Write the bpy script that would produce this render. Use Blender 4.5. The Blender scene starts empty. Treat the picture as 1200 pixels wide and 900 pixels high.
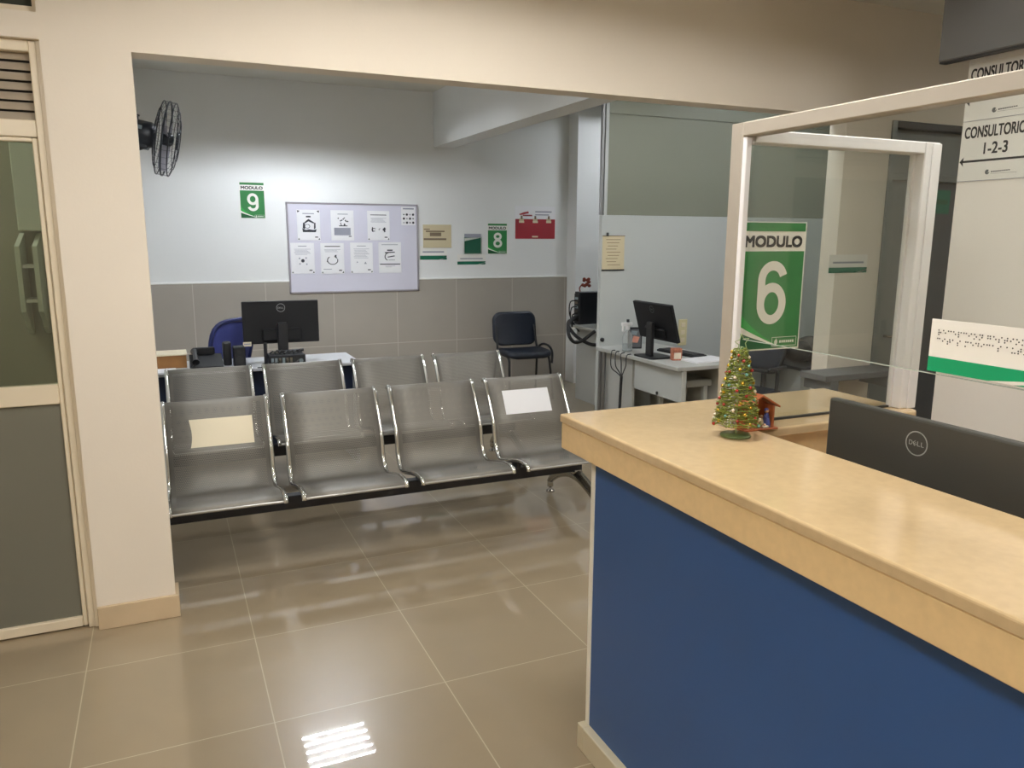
import bpy, bmesh, math, random
from mathutils import Matrix, Vector

random.seed(7)
PI = math.pi
sc = bpy.context.scene
COL = sc.collection

# ------------------------------------------------------------------ camera, world, exposure
cam_d = bpy.data.cameras.new('camera')
cam_d.sensor_width = 36.0
cam_d.lens = 36.0 * 910.25 / 1200.0
cam_d.clip_start = 0.05
cam = bpy.data.objects.new('camera', cam_d)
COL.objects.link(cam)
YAW, PITCH, ROLL = math.radians(24.037), math.radians(10.829), math.radians(0.2833)
_F = Vector((math.sin(YAW) * math.cos(PITCH), math.cos(YAW) * math.cos(PITCH), -math.sin(PITCH)))
_R = Vector((math.cos(YAW), -math.sin(YAW), 0))
_U = _R.cross(_F)
_R2 = math.cos(ROLL) * _R + math.sin(ROLL) * _U
_U2 = -math.sin(ROLL) * _R + math.cos(ROLL) * _U
cam.matrix_world = Matrix(((_R2.x, _U2.x, -_F.x, 0.0), (_R2.y, _U2.y, -_F.y, 0.0), (_R2.z, _U2.z, -_F.z, 1.6), (0, 0, 0, 1)))
sc.camera = cam

sc.view_settings.view_transform = 'Standard'
sc.view_settings.look = 'None'
sc.view_settings.exposure = 0.0
sc.view_settings.gamma = 1.0
sc.view_settings.use_curve_mapping = False
sc.cycles.max_bounces = 10
sc.cycles.diffuse_bounces = 5
sc.cycles.glossy_bounces = 5
sc.cycles.transparent_max_bounces = 24
sc.cycles.sample_clamp_indirect = 6.0
sc.cycles.caustics_reflective = False
sc.cycles.caustics_refractive = False

world = bpy.data.worlds.new('world')
sc.world = world
world.use_nodes = True
world.node_tree.nodes['Background'].inputs[0].default_value = (0.9, 0.95, 1.0, 1)
world.node_tree.nodes['Background'].inputs[1].default_value = 0.05

# lamp settings: (x, y, ceiling z, strength, colour, tubes)
BACK_LAMP = 400.0
FRONT_FILL = 125.0
RIGHT_FRONT_FILL = 110.0
REAR_BAY_FILL = 55.0
SIDE_FILL = 24.0
LOBBY_LAMP = 165.0
LEFT_LOBBY_LAMP = 265.0
SMALL_LOBBY_FILL = 85.0
CORRIDOR_FILL = 60.0
INNER_FILL = 110.0
COOL = (0.88, 0.93, 1.0)
WARM = (1.0, 0.97, 0.92)

# ------------------------------------------------------------------ materials
def srgb(r, g, b):
    def f(c):
        c /= 255.0
        return c / 12.92 if c <= 0.04045 else ((c + 0.055) / 1.055) ** 2.4
    return (f(r), f(g), f(b), 1.0)

MATS = {}
def mat(name, rgb, rough=0.5, metal=0.0, noise=0.0, nscale=8.0, bump=0.0, bscale=60.0, emit=0.0, spec=0.5, coat=0.0):
    if name in MATS:
        return MATS[name]
    m = bpy.data.materials.new(name)
    m.use_nodes = True
    nt = m.node_tree
    b = nt.nodes['Principled BSDF']
    c = srgb(*rgb)
    b.inputs['Base Color'].default_value = c
    b.inputs['Roughness'].default_value = rough
    b.inputs['Metallic'].default_value = metal
    b.inputs['Specular IOR Level'].default_value = spec
    b.inputs['Coat Weight'].default_value = coat
    if emit:
        b.inputs['Emission Color'].default_value = c
        b.inputs['Emission Strength'].default_value = emit
    if noise or bump:
        tc = nt.nodes.new('ShaderNodeTexCoord')
    if noise:
        n = nt.nodes.new('ShaderNodeTexNoise')
        n.inputs['Scale'].default_value = nscale
        n.inputs['Detail'].default_value = 4
        nt.links.new(tc.outputs['Object'], n.inputs['Vector'])
        r = nt.nodes.new('ShaderNodeMapRange')
        r.inputs[1].default_value = 0.25
        r.inputs[2].default_value = 0.75
        r.inputs[3].default_value = 1.0 - noise
        r.inputs[4].default_value = 1.0 + noise
        nt.links.new(n.outputs['Fac'], r.inputs[0])
        mx = nt.nodes.new('ShaderNodeVectorMath')
        mx.operation = 'SCALE'
        mx.inputs[0].default_value = c[:3]
        nt.links.new(r.outputs[0], mx.inputs['Scale'])
        nt.links.new(mx.outputs[0], b.inputs['Base Color'])
    if bump:
        n2 = nt.nodes.new('ShaderNodeTexNoise')
        n2.inputs['Scale'].default_value = bscale
        n2.inputs['Detail'].default_value = 3
        nt.links.new(tc.outputs['Object'], n2.inputs['Vector'])
        bp = nt.nodes.new('ShaderNodeBump')
        bp.inputs['Strength'].default_value = bump
        bp.inputs['Distance'].default_value = 0.002
        nt.links.new(n2.outputs['Fac'], bp.inputs['Height'])
        nt.links.new(bp.outputs[0], b.inputs['Normal'])
    MATS[name] = m
    return m

def math_node(nt, op, a, b=None, c=None):
    n = nt.nodes.new('ShaderNodeMath')
    n.operation = op
    for i, v in enumerate((a, b, c)):
        if v is None:
            continue
        if isinstance(v, (int, float)):
            n.inputs[i].default_value = v
        else:
            nt.links.new(v, n.inputs[i])
    return n.outputs[0]

def tile_mat(name, rgb, grout, size, off, axes, rough, gw=0.004, noise=0.06, spec=0.5):
    """Square tiles in world metres: grout where the distance to a joint is under gw/2."""
    m = bpy.data.materials.new(name)
    m.use_nodes = True
    nt = m.node_tree
    b = nt.nodes['Principled BSDF']
    g = nt.nodes.new('ShaderNodeNewGeometry')
    s = nt.nodes.new('ShaderNodeSeparateXYZ')
    nt.links.new(g.outputs['Position'], s.inputs[0])
    ds, cells = [], []
    for ax, o in zip(axes, off):
        t = math_node(nt, 'DIVIDE', math_node(nt, 'SUBTRACT', s.outputs[ax], o), size)
        fr = math_node(nt, 'FRACT', math_node(nt, 'ADD', t, 100.0))
        cells.append(math_node(nt, 'FLOOR', t))
        ds.append(math_node(nt, 'ABSOLUTE', math_node(nt, 'SUBTRACT', fr, 0.5)))
    mx = math_node(nt, 'MAXIMUM', ds[0], ds[1])
    mask = math_node(nt, 'GREATER_THAN', mx, 0.5 - gw / 2 / size)
    wn = nt.nodes.new('ShaderNodeTexWhiteNoise')
    cx = nt.nodes.new('ShaderNodeCombineXYZ')
    nt.links.new(cells[0], cx.inputs[0])
    nt.links.new(cells[1], cx.inputs[1])
    nt.links.new(cx.outputs[0], wn.inputs['Vector'])
    nz = nt.nodes.new('ShaderNodeTexNoise')
    nz.inputs['Scale'].default_value = 3.0
    nz.inputs['Detail'].default_value = 6
    nt.links.new(g.outputs['Position'], nz.inputs['Vector'])
    k = math_node(nt, 'ADD', math_node(nt, 'MULTIPLY', math_node(nt, 'SUBTRACT', nz.outputs['Fac'], 0.5), noise * 3),
                  math_node(nt, 'MULTIPLY', math_node(nt, 'SUBTRACT', wn.outputs['Value'], 0.5), noise))
    k = math_node(nt, 'ADD', k, 1.0)
    vm = nt.nodes.new('ShaderNodeVectorMath')
    vm.operation = 'SCALE'
    vm.inputs[0].default_value = srgb(*rgb)[:3]
    nt.links.new(k, vm.inputs['Scale'])
    mix = nt.nodes.new('ShaderNodeMix')
    mix.data_type = 'RGBA'
    nt.links.new(mask, mix.inputs['Factor'])
    nt.links.new(vm.outputs[0], mix.inputs['A'])
    mix.inputs['B'].default_value = srgb(*grout)
    nt.links.new(mix.outputs['Result'], b.inputs['Base Color'])
    r = math_node(nt, 'ADD', math_node(nt, 'MULTIPLY', mask, 0.35), rough)
    nt.links.new(r, b.inputs['Roughness'])
    b.inputs['Specular IOR Level'].default_value = spec
    MATS[name] = m
    return m

def glass_mat(name, tint, ior=1.45, rough=0.0, milky=0.0, milk=(200, 205, 200)):
    """Thin pane: clear with Fresnel reflection, optionally with a share of diffuse film."""
    m = bpy.data.materials.new(name)
    m.use_nodes = True
    nt = m.node_tree
    for n in list(nt.nodes):
        if n.type != 'OUTPUT_MATERIAL':
            nt.nodes.remove(n)
    out = [n for n in nt.nodes if n.type == 'OUTPUT_MATERIAL'][0]
    tr = nt.nodes.new('ShaderNodeBsdfTransparent')
    tr.inputs[0].default_value = tint
    base = tr.outputs[0]
    if milky:
        df = nt.nodes.new('ShaderNodeBsdfDiffuse')
        df.inputs[0].default_value = srgb(*milk)
        mm = nt.nodes.new('ShaderNodeMixShader')
        mm.inputs[0].default_value = milky
        nt.links.new(base, mm.inputs[1])
        nt.links.new(df.outputs[0], mm.inputs[2])
        base = mm.outputs[0]
    gl = nt.nodes.new('ShaderNodeBsdfGlossy')
    gl.inputs['Roughness'].default_value = rough
    lw = nt.nodes.new('ShaderNodeLayerWeight')
    lw.inputs['Blend'].default_value = 0.5
    f0 = ((ior - 1) / (ior + 1)) ** 2
    p5 = math_node(nt, 'POWER', lw.outputs['Facing'], 5.0)
    fr = math_node(nt, 'ADD', math_node(nt, 'MULTIPLY', p5, 1 - f0), f0)
    mx = nt.nodes.new('ShaderNodeMixShader')
    nt.links.new(fr, mx.inputs[0])
    nt.links.new(base, mx.inputs[1])
    nt.links.new(gl.outputs[0], mx.inputs[2])
    nt.links.new(mx.outputs[0], out.inputs[0])
    MATS[name] = m
    return m

def perforated_mat(name, rgb, width, vmax, pitch=0.0085, rad=0.27, border=0.03):
    """Steel sheet with rows of punched holes, laid out in the shell's own UV metres."""
    m = bpy.data.materials.new(name)
    m.use_nodes = True
    nt = m.node_tree
    b = nt.nodes['Principled BSDF']
    b.inputs['Base Color'].default_value = srgb(*rgb)
    b.inputs['Metallic'].default_value = 0.35
    b.inputs['Roughness'].default_value = 0.5
    uv = nt.nodes.new('ShaderNodeUVMap')
    s = nt.nodes.new('ShaderNodeSeparateXYZ')
    nt.links.new(uv.outputs[0], s.inputs[0])
    u, v = s.outputs[0], s.outputs[1]
    row = math_node(nt, 'FLOOR', math_node(nt, 'DIVIDE', v, pitch))
    sh = math_node(nt, 'MULTIPLY', math_node(nt, 'MODULO', row, 2.0), 0.5)
    du = math_node(nt, 'SUBTRACT', math_node(nt, 'FRACT', math_node(nt, 'ADD', math_node(nt, 'DIVIDE', u, pitch), sh)), 0.5)
    dv = math_node(nt, 'SUBTRACT', math_node(nt, 'FRACT', math_node(nt, 'DIVIDE', v, pitch)), 0.5)
    d2 = math_node(nt, 'ADD', math_node(nt, 'MULTIPLY', du, du), math_node(nt, 'MULTIPLY', dv, dv))
    hole = math_node(nt, 'LESS_THAN', d2, rad * rad)
    mu = math_node(nt, 'LESS_THAN', math_node(nt, 'ABSOLUTE', math_node(nt, 'SUBTRACT', u, width / 2)), width / 2 - border)
    mv = math_node(nt, 'LESS_THAN', math_node(nt, 'ABSOLUTE', math_node(nt, 'SUBTRACT', v, vmax / 2)), vmax / 2 - 0.05)
    hole = math_node(nt, 'MULTIPLY', hole, math_node(nt, 'MULTIPLY', mu, mv))
    nt.links.new(math_node(nt, 'SUBTRACT', 1.0, hole), b.inputs['Alpha'])
    MATS[name] = m
    return m

cream = mat('cream_wall_paint', (232, 223, 209), 0.75, noise=0.015, nscale=2.0, bump=0.15, bscale=90, spec=0.25)
white_wall = mat('white_wall_paint', (232, 233, 231), 0.7, noise=0.012, nscale=2.0, bump=0.12, bscale=90, spec=0.25)
olive_wall = mat('olive_grey_wall_paint', (128, 126, 108), 0.7)
pale_wall = mat('pale_warm_wall_paint', (240, 235, 228), 0.7, noise=0.012, nscale=2.0, spec=0.25)
ceil_mat = mat('ceiling_paint', (222, 221, 214), 0.85, noise=0.01)
floor_mat = tile_mat('porcelain_floor_tile', (152, 136, 111), (188, 176, 150), 0.6, (0.232, 0.05), (0, 1), 0.30, gw=0.004, noise=0.07, spec=0.4)
floor_mat.node_tree.nodes['Principled BSDF'].inputs['Coat Weight'].default_value = 0.9
floor_mat.node_tree.nodes['Principled BSDF'].inputs['Coat Roughness'].default_value = 0.02
wainscot_mat = tile_mat('grey_wall_tile', (166, 160, 150), (196, 191, 182), 0.632, (0.232, -0.106), (0, 2), 0.28, gw=0.006, noise=0.04)
trim_white = mat('white_trim_paint', (238, 238, 234), 0.4)
base_tile = mat('beige_plinth_tile', (205, 184, 152), 0.35, noise=0.06, nscale=6)
base_tile_pale = mat('pale_plinth_tile', (206, 196, 170), 0.3, noise=0.05, nscale=6)
alu_cream = mat('cream_aluminium', (226, 213, 188), 0.4)
alu_white = mat('white_aluminium', (240, 239, 242), 0.35)
alu_champ = mat('champagne_aluminium', (180, 172, 160), 0.38, metal=0.25)
alu_grey = mat('grey_aluminium', (160, 160, 160), 0.35, metal=0.7)
slat_mat = mat('louvre_slat_metal', (172, 160, 142), 0.45)
dark_rubber = mat('dark_rubber', (42, 42, 42), 0.6)
door_lower = mat('frosted_grey_panel', (110, 109, 97), 0.35, noise=0.05, nscale=1.5)
door_glass = glass_mat('smoked_door_glass', (0.82, 0.84, 0.74, 1), 1.5, milky=0.12, milk=(110, 110, 94))
dark_glass = glass_mat('dark_transom_glass', (0.2, 0.22, 0.2, 1), 1.5, milky=0.6, milk=(82, 86, 76))
clear_glass = glass_mat('clear_acrylic', (0.93, 0.945, 0.93, 1), 1.42)
edge_glass = mat('polished_glass_edge', (190, 198, 190), 0.2)
laminate = mat('tan_laminate', (228, 197, 146), 0.30, noise=0.05, nscale=45, spec=0.5, coat=0.15)
laminate_top = mat('tan_laminate_top', (200, 174, 134), 0.11, noise=0.05, nscale=45, spec=0.5, coat=0.2)
seam_mat = mat('laminate_seam', (120, 92, 56), 0.6)
blue_paint = mat('blue_panel_paint', (47, 86, 142), 0.38, noise=0.03, nscale=3)
white_edge = mat('white_edge_band', (244, 240, 226), 0.4)
beam_black = mat('black_powder_coat', (24, 26, 34), 0.4)
chrome = mat('chrome', (205, 203, 198), 0.14, metal=1.0)
chrome_soft = mat('brushed_chrome', (168, 162, 150), 0.27, metal=1.0)
seat_edge = mat('silver_seat_trim', (168, 166, 160), 0.3, metal=0.8)
plastic_black = mat('black_plastic', (20, 22, 26), 0.42)
screen_matte = mat('matte_black_plastic', (16, 17, 20), 0.6, spec=0.3)
plastic_grey = mat('dark_grey_plastic', (66, 66, 63), 0.5)
plastic_dark = mat('charcoal_plastic', (38, 39, 40), 0.5)
screen_black = mat('black_screen', (10, 11, 14), 0.15)
logo_grey = mat('grey_logo_print', (168, 172, 172), 0.35)
logo_dim = mat('dim_logo_print', (96, 98, 100), 0.4)
vinyl_navy = mat('navy_black_vinyl', (20, 28, 42), 0.45, noise=0.05, nscale=30)
mesh_blue = mat('blue_mesh_fabric', (64, 72, 140), 0.8, noise=0.1, nscale=200)
frame_blue = mat('dark_blue_plastic', (28, 38, 92), 0.45)
desk_grey = mat('light_grey_laminate', (196, 198, 200), 0.35)
desk_dim = mat('grey_laminate', (176, 177, 172), 0.4)
desk_metal = mat('desk_leg_metal', (150, 150, 150), 0.3, metal=0.8)
desk_blue = mat('dark_blue_modesty_panel', (30, 42, 66), 0.5)
part_white = mat('partition_white_laminate', (186, 190, 187), 0.45)
part_olive = mat('partition_olive_panel', (128, 130, 116), 0.4)
paper = mat('white_paper', (236, 236, 238), 0.7)
paper_cream = mat('cream_paper', (226, 214, 186), 0.7)
paper_beige = mat('beige_paper', (205, 192, 158), 0.75)
ink = mat('black_ink', (44, 46, 54), 0.6)
ink_grey = mat('grey_ink', (150, 152, 164), 0.7)
ink_brown = mat('brown_ink', (120, 104, 84), 0.7)
sign_white = mat('white_sign_vinyl', (236, 234, 228), 0.35)
sign_green = mat('green_sign_vinyl', (46, 124, 66), 0.35)
sign_green_lite = mat('bright_green_sign_vinyl', (46, 160, 70), 0.35)
sign_green_dark = mat('dark_green_sign_vinyl', (26, 88, 50), 0.35)
sign_teal = mat('teal_green_sign_vinyl', (12, 150, 100), 0.35)
sign_teal_dark = mat('deep_green_sign_vinyl', (14, 104, 76), 0.35)
sign_black = mat('black_sign_vinyl', (34, 34, 36), 0.4)
cal_red = mat('red_calendar_print', (156, 40, 50), 0.5)
cal_red_dim = mat('dim_red_calendar_print', (142, 48, 58), 0.5)
whiteboard_mat = mat('whiteboard_enamel', (216, 215, 228), 0.22)
wb_frame = mat('whiteboard_aluminium', (176, 172, 180), 0.35, metal=0.5)
tv_grey = mat('dark_grey_casing', (98, 98, 97), 0.6)
tv_edge = mat('black_casing_edge', (34, 34, 34), 0.5)
cardboard = mat('brown_cardboard', (150, 106, 60), 0.8, noise=0.12, nscale=14)
cream_box = mat('cream_card', (226, 214, 186), 0.7)
bottle_plastic = glass_mat('clear_bottle_plastic', (0.88, 0.9, 0.9, 1), 1.5, rough=0.1, milky=0.25, milk=(235, 238, 238))
white_plastic = mat('white_plastic', (232, 232, 232), 0.4)
ivory_plastic = mat('ivory_plastic', (214, 204, 160), 0.45)
red_thing = mat('red_brown_petals', (128, 54, 36), 0.7, noise=0.2, nscale=40)
wire_green = mat('olive_green_wire', (122, 132, 52), 0.4, metal=0.3)
wire_pale = mat('pale_green_wire', (170, 190, 140), 0.35, metal=0.4)
base_green = mat('green_painted_disc', (96, 110, 62), 0.45, noise=0.05)
bead_red = mat('red_bead', (150, 40, 34), 0.25)
bead_gold = mat('gold_bead', (200, 160, 50), 0.25, metal=0.5)
bead_white = mat('pearl_bead', (228, 214, 196), 0.25)
bead_blue = mat('teal_bead', (110, 168, 156), 0.25)
stable_wood = mat('terracotta_wood', (166, 92, 52), 0.6, noise=0.12, nscale=60)
fig_blue = mat('blue_glaze', (84, 96, 170), 0.35)
fig_pink = mat('pink_glaze', (204, 140, 120), 0.4)
fig_white = mat('cream_glaze', (228, 216, 196), 0.4)
fig_skin = mat('tan_glaze', (200, 160, 124), 0.45)
fan_black = mat('black_fan_paint', (20, 26, 34), 0.4)
fan_wire = mat('black_fan_wire', (40, 42, 50), 0.4, metal=0.3)
fan_blade = mat('grey_fan_blade', (150, 148, 158), 0.4)
label_grey = mat('grey_label', (132, 146, 150), 0.5)
louvre_mat = mat('louvre_blade_aluminium', (175, 175, 175), 0.4, metal=0.2)
dark_reflector = mat('dark_lamp_reflector', (95, 95, 95), 0.25, metal=0.9)
lamp_white = mat('lamp_housing_white', (235, 235, 232), 0.4)
pale_green = mat('pale_grey_green_paint', (176, 180, 164), 0.6)
door_grey = mat('grey_door_leaf', (120, 124, 122), 0.4)
door_dark = mat('dark_grey_door_leaf', (78, 80, 82), 0.4)
box_print = mat('red_cream_box_print', (176, 110, 86), 0.6, noise=0.5, nscale=70)
cable_mat = mat('black_cable', (22, 22, 24), 0.5)

# ------------------------------------------------------------------ mesh builder
class MB:
    def __init__(self):
        self.v, self.f, self.mi, self.sm, self.uv, self.mats = [], [], [], [], [], []

    def mid(self, m):
        if m not in self.mats:
            self.mats.append(m)
        return self.mats.index(m)

    def add(self, verts, faces, m, smooth=False, uvs=None):
        o = len(self.v)
        self.v += [tuple(p) for p in verts]
        k = self.mid(m)
        for i, f in enumerate(faces):
            self.f.append(tuple(o + j for j in f))
            self.mi.append(k)
            self.sm.append(smooth)
            self.uv.append([uvs[j] for j in f] if uvs else None)
        return self

    def box(self, lo, hi, m, bev=0.0, rot=None, seg=1, smooth=False):
        cx = [(lo[i] + hi[i]) / 2 for i in range(3)]
        sx = [abs(hi[i] - lo[i]) for i in range(3)]
        bm = bmesh.new()
        bmesh.ops.create_cube(bm, size=1.0)
        for v in bm.verts:
            v.co = Vector((v.co.x * sx[0], v.co.y * sx[1], v.co.z * sx[2]))
        if bev > 0:
            bmesh.ops.bevel(bm, geom=list(bm.edges), offset=min(bev, min(sx) * 0.45), segments=seg, profile=0.5, affect='EDGES')
        M = Matrix.Translation(cx)
        if rot is not None:
            M = M @ rot.to_4x4()
        bm.verts.index_update()
        vs = [M @ v.co for v in bm.verts]
        fs = [[v.index for v in f.verts] for f in bm.faces]
        bm.free()
        return self.add(vs, fs, m, smooth)

    def tube(self, pts, r, m, seg=8, closed=False, caps=True):
        pts = [Vector(p) for p in pts]
        n = len(pts)
        rs = r if isinstance(r, (list, tuple)) else [r] * n
        vs, fs = [], []
        up = None
        for i, p in enumerate(pts):
            if closed:
                t = pts[(i + 1) % n] - pts[i - 1]
            else:
                t = pts[min(i + 1, n - 1)] - pts[max(i - 1, 0)]
            t.normalize()
            if up is None:
                a = Vector((0, 0, 1)) if abs(t.z) < 0.9 else Vector((1, 0, 0))
                up = (a - t * a.dot(t)).normalized()
            else:
                up = (up - t * up.dot(t))
                if up.length < 1e-6:
                    up = t.orthogonal()
                up.normalize()
            sd = t.cross(up)
            for k in range(seg):
                a = 2 * PI * k / seg
                vs.append(p + rs[i] * (math.cos(a) * up + math.sin(a) * sd))
        rings = n if closed else n - 1
        for i in range(rings):
            j = (i + 1) % n
            for k in range(seg):
                l = (k + 1) % seg
                fs.append((i * seg + k, i * seg + l, j * seg + l, j * seg + k))
        self.add(vs, fs, m, True)
        if caps and not closed:
            self.add(vs[:seg], [tuple(range(seg))[::-1]], m)
            self.add(vs[-seg:], [tuple(range(seg))], m)
        return self

    def cyl(self, a, b, r0, m, r1=None, seg=16):
        return self.tube([a, b], [r0, r0 if r1 is None else r1], m, seg)

    def lathe(self, prof, m, o=(0, 0, 0), seg=20, axis='Z'):
        vs, fs = [], []
        for r, h in prof:
            for k in range(seg):
                a = 2 * PI * k / seg
                c, s = r * math.cos(a), r * math.sin(a)
                p = {'Z': (c, s, h), 'X': (h, c, s), 'Y': (s, h, c)}[axis]
                vs.append((o[0] + p[0], o[1] + p[1], o[2] + p[2]))
        for i in range(len(prof) - 1):
            for k in range(seg):
                l = (k + 1) % seg
                fs.append((i * seg + k, i * seg + l, (i + 1) * seg + l, (i + 1) * seg + k))
        self.add(vs, fs, m, True)
        if prof[0][0] > 1e-5:
            self.add(vs[:seg], [tuple(range(seg))[::-1]], m)
        if prof[-1][0] > 1e-5:
            self.add(vs[-seg:], [tuple(range(seg))], m)
        return self

    def ball(self, c, r, m, seg=10, rings=6, sq=(1, 1, 1)):
        vs, fs = [], []
        for i in range(rings + 1):
            t = PI * i / rings
            for k in range(seg):
                a = 2 * PI * k / seg
                vs.append((c[0] + sq[0] * r * math.sin(t) * math.cos(a), c[1] + sq[1] * r * math.sin(t) * math.sin(a), c[2] + sq[2] * r * math.cos(t)))
        for i in range(rings):
            for k in range(seg):
                l = (k + 1) % seg
                fs.append((i * seg + k, (i + 1) * seg + k, (i + 1) * seg + l, i * seg + l))
        return self.add(vs, fs, m, True)

    def prism(self, poly, lo, hi, m, plane='XY'):
        """A closed outline pushed from lo to hi along the third axis."""
        def P(a, b, c):
            return {'XY': (a, b, c), 'XZ': (a, c, b), 'YZ': (c, a, b)}[plane]
        n = len(poly)
        vs = [P(a, b, lo) for a, b in poly] + [P(a, b, hi) for a, b in poly]
        fs = [tuple(range(n))[::-1], tuple(range(n, 2 * n))]
        for i in range(n):
            j = (i + 1) % n
            fs.append((i, j, n + j, n + i))
        return self.add(vs, fs, m)

    # printed marks: local XZ plane, facing -Y, at depth y
    def quad(self, x0, z0, x1, z1, y, m):
        return self.add([(x0, y, z0), (x1, y, z0), (x1, y, z1), (x0, y, z1)], [(0, 1, 2, 3)], m)

    def flat(self, poly, y, m):
        return self.add([(a, y, b) for a, b in poly], [tuple(range(len(poly)))], m)

    def text(self, body, x0, z0, x1, z1, y, m, bold=0.0, yfun=None):
        vs, fs = text_mesh(body, 0.0)
        xs = [p[0] for p in vs]
        zs = [p[1] for p in vs]
        d = bold * (z1 - z0)
        ax, bx, az, bz = min(xs), max(xs), min(zs), max(zs)
        for k, (dx, dz) in enumerate(((0, 0), (d, d), (d, -d), (-d, d), (-d, -d)) if bold else ((0, 0),)):
            self.add([(x0 + d + dx + (p[0] - ax) / (bx - ax) * (x1 - x0 - 2 * d), y - k * 0.00002, z0 + d + dz + (p[1] - az) / (bz - az) * (z1 - z0 - 2 * d)) for p in vs], fs, m)
        return self

    def stroke(self, pts, wd, y, m, closed=False):
        n = len(pts)
        L_, R_ = [], []
        for i in range(n):
            a = pts[(i - 1) % n] if (closed or i > 0) else pts[i]
            b_ = pts[(i + 1) % n] if (closed or i < n - 1) else pts[i]
            tx, tz = b_[0] - a[0], b_[1] - a[1]
            l = math.hypot(tx, tz) or 1
            nx, nz = -tz / l * wd / 2, tx / l * wd / 2
            L_.append((pts[i][0] + nx, pts[i][1] + nz))
            R_.append((pts[i][0] - nx, pts[i][1] - nz))
        for i in range(n if closed else n - 1):
            j = (i + 1) % n
            self.flat([L_[i], L_[j], R_[j], R_[i]], y, m)
        return self

    def digit(self, ch, x0, z0, x1, z1, y, m):
        def ell(cx, cz, a, b_, t0, t1, n=28):
            return [(cx + a * math.cos(t0 + (t1 - t0) * i / n), cz + b_ * math.sin(t0 + (t1 - t0) * i / n)) for i in range(n + 1)]
        W, H = x1 - x0, z1 - z0
        wd = W * 0.25
        cx, h2 = (x0 + x1) / 2, wd / 2
        if ch == '8':
            self.stroke(ell(cx, z0 + H * 0.285, W / 2 - h2, H * 0.285 - h2, 0, 2 * PI)[:-1], wd, y, m, True)
            self.stroke(ell(cx, z0 + H * 0.745, W * 0.455 - h2, H * 0.255 - h2, 0, 2 * PI)[:-1], wd, y - 0.00005, m, True)
            return self
        bowl = ell(cx, z0 + H * 0.33, W / 2 - h2, H * 0.33 - h2, 0, 2 * PI)[:-1]
        arm = ell(cx, z0 + H * 0.70, W / 2 - h2, H * 0.30 - h2, 0.32, PI) + [(x0 + h2, z0 + H * 0.5), (x0 + h2, z0 + H * 0.33)]
        if ch == '9':
            f = lambda P: [(x0 + x1 - a, z0 + z1 - b_) for a, b_ in P]
            bowl, arm = f(bowl), f(arm)
        self.stroke(bowl, wd, y, m, True)
        self.stroke(arm, wd, y - 0.00005, m)
        return self

    def build(self, name, parent=None, loc=None, rotz=0.0):
        me = bpy.data.meshes.new(name)
        me.from_pydata(self.v, [], self.f)
        for m in self.mats:
            me.materials.append(m)
        for i, p in enumerate(me.polygons):
            p.material_index = self.mi[i]
            p.use_smooth = self.sm[i]
        if any(self.uv):
            ul = me.uv_layers.new(name='UVMap')
            for i, p in enumerate(me.polygons):
                if self.uv[i]:
                    for li, uv in zip(p.loop_indices, self.uv[i]):
                        ul.data[li].uv = uv
        bm = bmesh.new()
        bm.from_mesh(me)
        keep = [f for f in bm.faces]
        bmesh.ops.recalc_face_normals(bm, faces=keep)
        bm.to_mesh(me)
        bm.free()
        me.update()
        o = bpy.data.objects.new(name, me)
        COL.objects.link(o)
        if parent:
            o.parent = parent
        if loc is not None:
            o.location = loc
        o.rotation_euler = (0, 0, rotz)
        return o

_text_cache = {}
def text_mesh(body, bold):
    key = (body, bold)
    if key in _text_cache:
        return _text_cache[key]
    cu = bpy.data.curves.new('text', 'FONT')
    cu.body = body
    cu.size = 1.0
    cu.offset = bold
    cu.resolution_u = 6
    ob = bpy.data.objects.new('text', cu)
    COL.objects.link(ob)
    dg = bpy.context.evaluated_depsgraph_get()
    dg.update()
    me = bpy.data.meshes.new_from_object(ob.evaluated_get(dg))
    res = ([(v.co.x, v.co.y) for v in me.vertices], [tuple(p.vertices) for p in me.polygons])
    bpy.data.objects.remove(ob)
    bpy.data.curves.remove(cu)
    bpy.data.meshes.remove(me)
    _text_cache[key] = res
    return res

def tag(o, label, cat, group=None):
    o['label'] = label
    o['category'] = cat
    if group:
        o['group'] = group
    return o

def thing(name, label, cat, loc=(0, 0, 0), rotz=0.0, group=None):
    o = bpy.data.objects.new(name, None)
    o.empty_display_size = 0.05
    COL.objects.link(o)
    o.location = loc
    o.rotation_euler = (0, 0, rotz)
    return tag(o, label, cat, group)

def struct(mb, name, parent=None):
    o = mb.build(name, parent)
    if parent is None:
        o['kind'] = 'structure'
    return o

def copy_tree(o, parent=None):
    c = o.copy()
    COL.objects.link(c)
    if parent:
        c.parent = parent
    for ch in list(o.children):
        copy_tree(ch, c)
    return c

def arc(cx, cy, r, a0, a1, n):
    return [(cx + r * math.cos(a0 + (a1 - a0) * i / n), cy + r * math.sin(a0 + (a1 - a0) * i / n)) for i in range(n + 1)]

def rrect(x0, y0, x1, y1, r, n=4):
    return (arc(x1 - r, y1 - r, r, 0, PI / 2, n) + arc(x0 + r, y1 - r, r, PI / 2, PI, n) +
            arc(x0 + r, y0 + r, r, PI, 1.5 * PI, n) + arc(x1 - r, y0 + r, r, 1.5 * PI, 2 * PI, n))

def spline(pts, n=6):
    """Catmull-Rom through the given points."""
    P = [Vector(p) for p in pts]
    out = []
    for i in range(len(P) - 1):
        p0, p1, p2, p3 = P[max(i - 1, 0)], P[i], P[i + 1], P[min(i + 2, len(P) - 1)]
        for k in range(n):
            t = k / n
            out.append(0.5 * ((2 * p1) + (-p0 + p2) * t + (2 * p0 - 5 * p1 + 4 * p2 - p3) * t * t + (-p0 + 3 * p1 - 3 * p2 + p3) * t ** 3))
    out.append(P[-1])
    return out

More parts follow.
